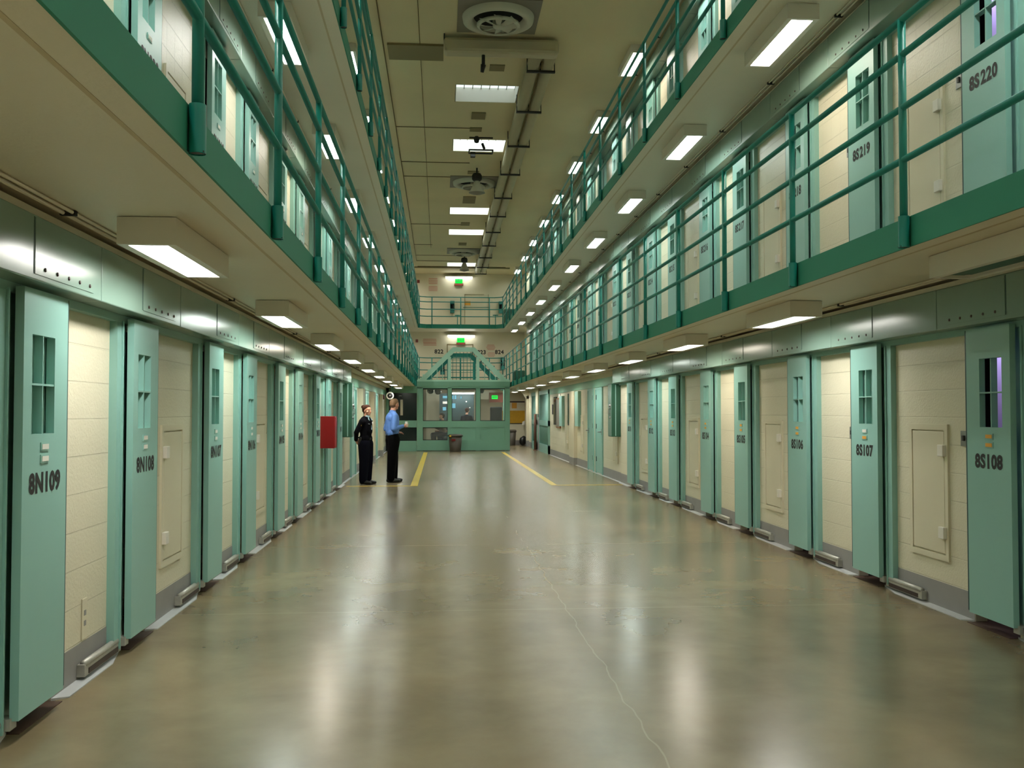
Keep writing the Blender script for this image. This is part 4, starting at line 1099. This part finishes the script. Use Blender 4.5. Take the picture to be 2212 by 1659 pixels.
def blob(name, prims, m, parent, voxel=.012, smooth=3):
    """fuse the prims into one continuous skin"""
    b = MB()
    for pr in prims:
        if len(pr) == 4: b.add(*capsule_geo(*pr), m, True)
        else: b.add(*ell_geo(*pr), m, True)
    o = ob(name, b.mesh(name), parent)
    md = o.modifiers.new('r', 'REMESH'); md.mode = 'VOXEL'; md.voxel_size = voxel; md.use_smooth_shade = True
    sm = o.modifiers.new('s', 'SMOOTH'); sm.iterations = smooth; sm.factor = .5
    dg = bpy.context.evaluated_depsgraph_get(); dg.update()
    me = bpy.data.meshes.new_from_object(o.evaluated_get(dg))
    o.modifiers.clear(); o.data = me
    if not me.materials: me.materials.append(M[m])
    for p in me.polygons: p.use_smooth = True
    return o
def V(*a): return Vector(a)
def hand_prims(w, d, up, side, curl=.5):
    """palm, four unequal bent fingers and a thumb; w wrist, d pointing direction, up back of the hand, side towards the thumb"""
    w, d, up, side = Vector(w), Vector(d).normalized(), Vector(up).normalized(), Vector(side).normalized()
    P = [(w, .024, w + d * .035, .028), (w + d * .03 + side * .018, .017, w + d * .085 + side * .024, .015), (w + d * .03 - side * .018, .017, w + d * .078 - side * .026, .014)]
    for k, L in enumerate((.072, .080, .074, .058)):
        off = side * (.030 - .020 * k)
        b0 = w + d * .082 + off * .95
        b1 = b0 + (d * math.cos(curl * .7) - up * math.sin(curl * .7)).normalized() * L * .5
        b2 = b1 + (d * math.cos(curl * 1.8) - up * math.sin(curl * 1.8)).normalized() * L * .5
        P += [(b0, .0088, b1, .0082), (b1, .0082, b2, .0072)]
    t0 = w + d * .03 + side * .03
    t1 = t0 + (side * .75 + d * .55 - up * .2).normalized() * .036
    t2 = t1 + (d * .9 + side * .15 - up * .4).normalized() * .03
    P += [(t0, .013, t1, .0105), (t1, .0105, t2, .0088)]
    return P
def head_prims(c, yaw=0.0, fem=False):
    c = Vector(c); f = V(math.cos(yaw), math.sin(yaw), 0); l = V(-math.sin(yaw), math.cos(yaw), 0); u = V(0, 0, 1)
    g = lambda a, b2, z: c + f * a + l * b2 + u * z
    k = .94 if fem else 1.0
    P = [(g(-.02, 0, .03), .082 * k, g(.012, 0, .035), .078 * k), (g(.03, 0, -.02), .062 * k, g(.035, 0, -.06), .046 * k),
         (g(.055, 0, -.075), .028 * k, g(.065, 0, -.078), .022 * k),            # chin
         (g(.082, 0, .012), .011, g(.100, 0, -.022), .0135), (g(.094, 0, -.026), .014, g(.08, 0, -.03), .016),   # nose
         (g(.074, 0, -.05), .016, g(.080, 0, -.05), .013),                        # mouth area
         (g(.072, .03, .03), .012, g(.072, -.03, .03), .012),                     # brow
         (g(.05, .046, -.018), .024, g(.045, .05, -.03), .02), (g(.05, -.046, -.018), .024, g(.045, -.05, -.03), .02)]
    for sgn in (1, -1): P += [(g(-.004, sgn * .076 * k, .012), .013, g(-.008, sgn * .080 * k, -.022), .010)]
    return P, g
def face_bits(g, parent, fem=False):
    for sgn in (1, -1):
        b = MB().add(*ell_geo(g(.083, sgn * .030, .012), (.008, .013, .007), 12, 8), 'white', True).add(*ell_geo(g(.088, sgn * .030, .012), (.006, .006, .006), 10, 6), 'eye', True)
        b.build('eye', parent)
        MB().add(*capsule_geo(g(.090, sgn * .018, .030), .004, g(.082, sgn * .045, .032), .003, 8, 2), 'hair_d' if fem else 'hair_l', True).build('eyebrow', parent)
    MB().add(*capsule_geo(g(.091, .018, -.052), .004, g(.091, -.018, -.052), .004, 8, 2), 'lip', True).build('mouth', parent)

def officer(loc, rz):
    r = thing('person', 'person in black uniform jacket and navy trousers, dark hair in a bun, hands behind back', 'person', loc, rz)
    hc = V(.03, 0, 1.565)
    hp, g = head_prims(hc, math.radians(-12), True)
    body = hp + [(V(0, 0, 1.38), .055, V(.015, 0, 1.50), .048), (V(0, 0, 1.30), .10, V(0, 0, 1.02), .095), (V(0, .06, .95), .10, V(0, -.06, .95), .10)]
    body += [(V(0, .15, 1.355), .05, V(-.09, .235, 1.11), .042), (V(-.09, .235, 1.11), .04, V(-.19, .07, .93), .028), (V(0, -.15, 1.355), .05, V(-.09, -.235, 1.11), .042), (V(-.09, -.235, 1.11), .04, V(-.19, -.07, .93), .028),
             (V(0, .15, 1.34), .05, V(0, -.15, 1.34), .05)]
    body += hand_prims((-.19, .075, .93), (-.02, -.6, -.35), (-1, 0, 0), (0, -.3, .8), .5) + hand_prims((-.19, -.075, .93), (-.02, .6, -.45), (-1, 0, 0), (0, .3, .8), .5)
    for s_ in (1, -1): body += [(V(0, s_ * .085, .90), .085, V(.01, s_ * .09, .50), .055), (V(.01, s_ * .09, .50), .052, V(-.01, s_ * .095, .09), .038), (V(-.01, s_ * .095, .06), .03, V(.10, s_ * .10, .045), .025)]
    blob('body', body, 'skin', r, .0055, 2)
    face_bits(g, r, True)
    # hair pulled back
    hair = [(g(-.03, 0, .045), .088, g(-.005, 0, .06), .078), (g(-.05, 0, .0), .070, g(-.045, 0, -.03), .05), (g(.02, .028, .082), .036, g(-.02, .05, .05), .04), (g(.02, -.028, .082), .036, g(-.02, -.05, .05), .04)]
    hh = blob('hair', hair, 'hair_d', r, .007, 3)
    blob('hair_bun', [(g(-.115, 0, .085), .040, g(-.105, 0, .09), .038)], 'hair_d', hh, .006, 2)
    jacket = [(V(.0, 0, 1.33), .135, V(.005, 0, 1.14), .142), (V(.0, .16, 1.33), .075, V(.0, -.16, 1.33), .075), (V(.0, .085, 1.30), .085, V(.0, .07, 1.00), .088), (V(.0, -.085, 1.30), .085, V(.0, -.07, 1.00), .088), (V(.03, 0, 1.22), .115, V(.02, 0, 1.00), .105),
              (V(0, .165, 1.345), .062, V(-.09, .24, 1.11), .056), (V(-.09, .24, 1.11), .054, V(-.18, .10, .95), .042), (V(0, -.165, 1.345), .062, V(-.09, -.24, 1.11), .056), (V(-.09, -.24, 1.11), .054, V(-.18, -.10, .95), .042),
              (V(0, .15, 1.36), .055, V(0, .03, 1.40), .055), (V(0, -.15, 1.36), .055, V(0, -.03, 1.40), .055), (V(0, .06, .97), .118, V(0, -.06, .97), .118)]
    blob('jacket', jacket, 'navy', r, .009, 4)
    o = blob('shirt_front', [(V(.075, 0, 1.38), .042, V(.138, -.0, 1.17), .014), (V(.01, 0, 1.42), .062, V(.03, 0, 1.43), .060)], 'paleblue', r, .006, 2); o['label'] = 'pale blue shirt front and collar'
    for s_ in (1, -1): MB().beam((.085, s_ * .03, 1.42), (.115, s_ * .06, 1.365), .04, .010, 'paleblue', (1, 0, .3)).build('collar', r)
    tr = [(V(0, .055, .93), .112, V(0, -.055, .93), .112)]
    for s_ in (1, -1): tr += [(V(0, s_ * .078, .86), .130, V(.012, s_ * .088, .50), .108), (V(.012, s_ * .088, .50), .106, V(-.005, s_ * .095, .10), .090), (V(0, s_ * .15, .66), .045, V(0, s_ * .15, .56), .042)]
    blob('trousers', tr, 'navy2', r, .010, 3)
    for s_ in (1, -1): blob('shoe', [(V(-.04, s_ * .095, .052), .050, V(.07, s_ * .10, .048), .045), (V(.07, s_ * .10, .044), .046, V(.17, s_ * .105, .036), .036)], 'leather', r, .008, 2)
    o = MB().add(*ell_geo((-.02, -.222, 1.265), (.04, .014, .048), 12, 8), 'gold', True).build('shoulder_patch', r); o['label'] = 'gold sleeve patch'
    MB().add(*ell_geo((.115, .085, 1.30), (.012, .030, .036), 10, 8), 'white', True).build('badge', r)
    MB().add(*capsule_geo(V(.125, -.05, 1.285), .006, V(.11, -.09, 1.29), .006, 8, 2), 'steel', True).build('badge_pin', r)
    MB().lathe([(.118, -.025), (.122, -.02), (.122, .02), (.118, .025)], (0, 0, .975), 'leather', 24).build('belt', r)
    blob('belt_holster', [(V(-.03, -.16, .98), .032, V(-.05, -.17, .86), .028)], 'leather', r, .008, 2)
    return r
def man(loc, rz):
    r = thing('person', 'person in blue long-sleeved shirt and black trousers, seen from behind, holding a can', 'person', loc, rz)
    hc = V(.05, 0, 1.70)
    hp, g = head_prims(hc, math.radians(14))
    body = hp + [(V(-.005, 0, 1.50), .064, V(.03, 0, 1.63), .058), (V(0, 0, 1.40), .115, V(0, 0, 1.08), .105), (V(0, .07, 1.0), .105, V(0, -.07, 1.0), .105), (V(0, .17, 1.46), .055, V(0, -.17, 1.46), .055)]
    body += [(V(0, -.175, 1.45), .055, V(-.05, -.235, 1.17), .045), (V(-.05, -.235, 1.17), .042, V(.19, -.20, 1.235), .028), (V(0, .175, 1.45), .055, V(-.06, .235, 1.17), .045), (V(-.06, .235, 1.17), .042, V(.14, .10, 1.09), .028)]
    body += hand_prims((.19, -.20, 1.235), (.95, .05, .08), (.0, -1, 0.0), (.1, .1, 1), .85) + hand_prims((.14, .10, 1.09), (.8, -.4, 0), (0, .2, 1), (0, -.9, 0), .5)
    for s_ in (1, -1): body += [(V(0, s_ * .09, .95), .09, V(.01 + s_ * .05, s_ * .095, .53), .06), (V(.01 + s_ * .05, s_ * .095, .53), .055, V(s_ * .07, s_ * .10, .09), .04), (V(s_ * .07, s_ * .10, .06), .032, V(.12 + s_ * .07, s_ * .11, .045), .026)]
    blob('body', body, 'skin', r, .0055, 2)
    face_bits(g, r)
    blob('hair', [(g(-.025, 0, .045), .090, g(.005, 0, .062), .080), (g(-.045, 0, .0), .074, g(-.035, 0, -.045), .052), (g(.035, 0, .09), .035, g(.0, 0, .09), .05)], 'hair_l', r, .007, 3)
    sh = [(V(0, 0, 1.40), .150, V(.0, 0, 1.12), .150), (V(0, .09, 1.38), .105, V(0, .075, 1.06), .098), (V(0, -.09, 1.38), .105, V(0, -.075, 1.06), .098), (V(-.03, .08, 1.40), .10, V(-.03, -.08, 1.40), .10),
          (V(0, -.185, 1.445), .072, V(-.05, -.24, 1.17), .064), (V(-.05, -.24, 1.17), .060, V(.165, -.20, 1.23), .042), (V(0, .185, 1.445), .072, V(-.06, .24, 1.17), .064), (V(-.06, .24, 1.17), .060, V(.11, .12, 1.10), .042),
          (V(0, .16, 1.47), .065, V(0, .03, 1.51), .065), (V(0, -.16, 1.47), .065, V(0, -.03, 1.51), .065), (V(-.02, .06, 1.08), .118, V(-.02, -.06, 1.08), .118)]
    blob('shirt', sh, 'blue', r, .009, 3)
    blob('shirt_collar', [(V(-.01, .03, 1.535), .058, V(-.01, -.03, 1.535), .058), (V(.02, .02, 1.54), .055, V(.02, -.02, 1.54), .055)], 'blue', r, .007, 2)
    tr = [(V(0, .062, 1.00), .130, V(0, -.062, 1.00), .130)]
    for s_ in (1, -1): tr += [(V(.01, s_ * .085, .93), .135, V(.012 + s_ * .05, s_ * .095, .52), .108), (V(.012 + s_ * .05, s_ * .095, .52), .106, V(s_ * .07, s_ * .105, .10), .088)]
    blob('trousers', tr, 'blackc', r, .010, 3)
    for s_ in (1, -1): blob('shoe', [(V(-.05 + s_ * .07, s_ * .10, .052), .051, V(.08 + s_ * .07, s_ * .11, .048), .047), (V(.08 + s_ * .07, s_ * .11, .045), .048, V(.18 + s_ * .07, s_ * .12, .038), .038)], 'leather', r, .008, 2)
    MB().lathe([(.128, -.022), (.134, -.02), (.134, .02), (.128, .022)], (0, 0, 1.055), 'leather', 24).build('belt', r)
    return r
man((-1.04, 21.0, 0), math.radians(22))
officer((-1.58, 20.5, 0), math.radians(-24))
# the can stands in the man's hand
_R = Matrix.Rotation(math.radians(22), 4, 'Z')
_c = Vector((-1.04, 21.0, 0)) + _R @ Vector((.262, -.178, 1.215))
r = thing('drink_can', 'small silver and white can held in the hand of the man in the blue shirt', 'can', _c)
MB().lathe([(0, 0), (.026, 0), (.031, .008), (.031, .10), (.025, .115)], (0, 0, 0), 'white', 20).build('can_body', r)
MB().lathe([(.025, .115), (.024, .118), (0, .117)], (0, 0, 0), 'steel', 20).build('can_top', r)

def seated(loc, rz, lab, top, legs, hairm, lean=0.0, sleeve=None):
    r = thing('person', lab, 'person', loc, rz)
    hc = V(.05 + lean, 0, 1.24)
    hp, g = head_prims(hc, 0)
    L = V(lean, 0, 0)
    body = hp + [(V(0, 0, 1.02) + L * .6, .06, V(.02, 0, 1.16) + L, .05), (V(0, 0, .96) + L * .7, .12, V(0, 0, .62), .12)]
    for s_ in (1, -1):
        body += [(V(0, s_ * .17, .98) + L * .7, .055, V(.08, s_ * .24, .74) + L * .5, .045), (V(.08, s_ * .24, .74) + L * .5, .042, V(.32, s_ * .14, .80) + L * .5, .028), (V(0, s_ * .09, .52), .09, V(.40, s_ * .11, .50), .065), (V(.40, s_ * .11, .50), .06, V(.38, s_ * .11, .09), .04), (V(.38, s_ * .11, .06), .036, V(.52, s_ * .12, .04), .03)]
        body += hand_prims(V(.32, s_ * .14, .80) + L * .5, (1, -s_ * .3, 0), (0, 0, 1), (0, -s_, 0), .4)
    blob('body', body, 'skin', r, .008, 2)
    face_bits(g, r)
    blob('hair', [(g(-.03, 0, .045), .092, g(.0, 0, .06), .082), (g(-.05, 0, .0), .074, g(-.04, 0, -.04), .055)], hairm, r, .009, 2)
    tp = [(V(0, 0, .96) + L * .7, .14, V(0, 0, .60), .145), (V(0, .09, .95) + L * .7, .10, V(0, .07, .6), .11), (V(0, -.09, .95) + L * .7, .10, V(0, -.07, .6), .11)]
    for s_ in (1, -1): tp += [(V(0, s_ * .18, .98) + L * .7, .07, V(.08, s_ * .245, .74) + L * .5, .06), (V(.08, s_ * .245, .74) + L * .5, .056, V(.29, s_ * .15, .80) + L * .5, .04)]
    blob('jacket', tp, top, r, .011, 3)
    lg = [(V(0, .07, .54), .12, V(0, -.07, .54), .12)]
    for s_ in (1, -1): lg += [(V(.02, s_ * .09, .53), .105, V(.40, s_ * .11, .51), .08), (V(.40, s_ * .11, .51), .078, V(.385, s_ * .11, .10), .06)]
    blob('trousers', lg, legs, r, .012, 3)
    for s_ in (1, -1): blob('shoe', [(V(.36, s_ * .11, .045), .043, V(.54, s_ * .12, .035), .033)], 'leather', r, .009, 2)
    return r
def stool(x, y, lab, dz=0):
    r = thing('office_stool', lab, 'stool', (x, y, 0))
    MB().lathe([(0, .36), (.19, .36), (.20, .40), (.19, .42), (0, .42)], (0, 0, dz), 'iron', 20).build('seat', r)
    MB().tube([(0, 0, .04), (0, 0, .37 + dz)], .03, 'steel').build('column', r)
    MB().box(-.24, .24, -.03, .03, 0, .04, 'iron').box(-.03, .03, -.24, .24, 0, .04, 'iron').build('foot', r)
seated((.12, 38.3, .12), math.radians(200), 'person with dark hair seated inside the booth behind the first big window, grey striped jacket', 'plaid', 'navy2', 'hair_d')
seated((1.08, 39.7, .34), math.radians(75), 'person in dark navy jacket leaning over the desk in the booth\'s middle window', 'navy2', 'blackc', 'hair_d', .2)
stool(.12, 38.3, 'black stool under the booth worker in the grey striped jacket', .11)
stool(1.08, 39.7, 'black stool under the booth worker in the navy jacket', .33)
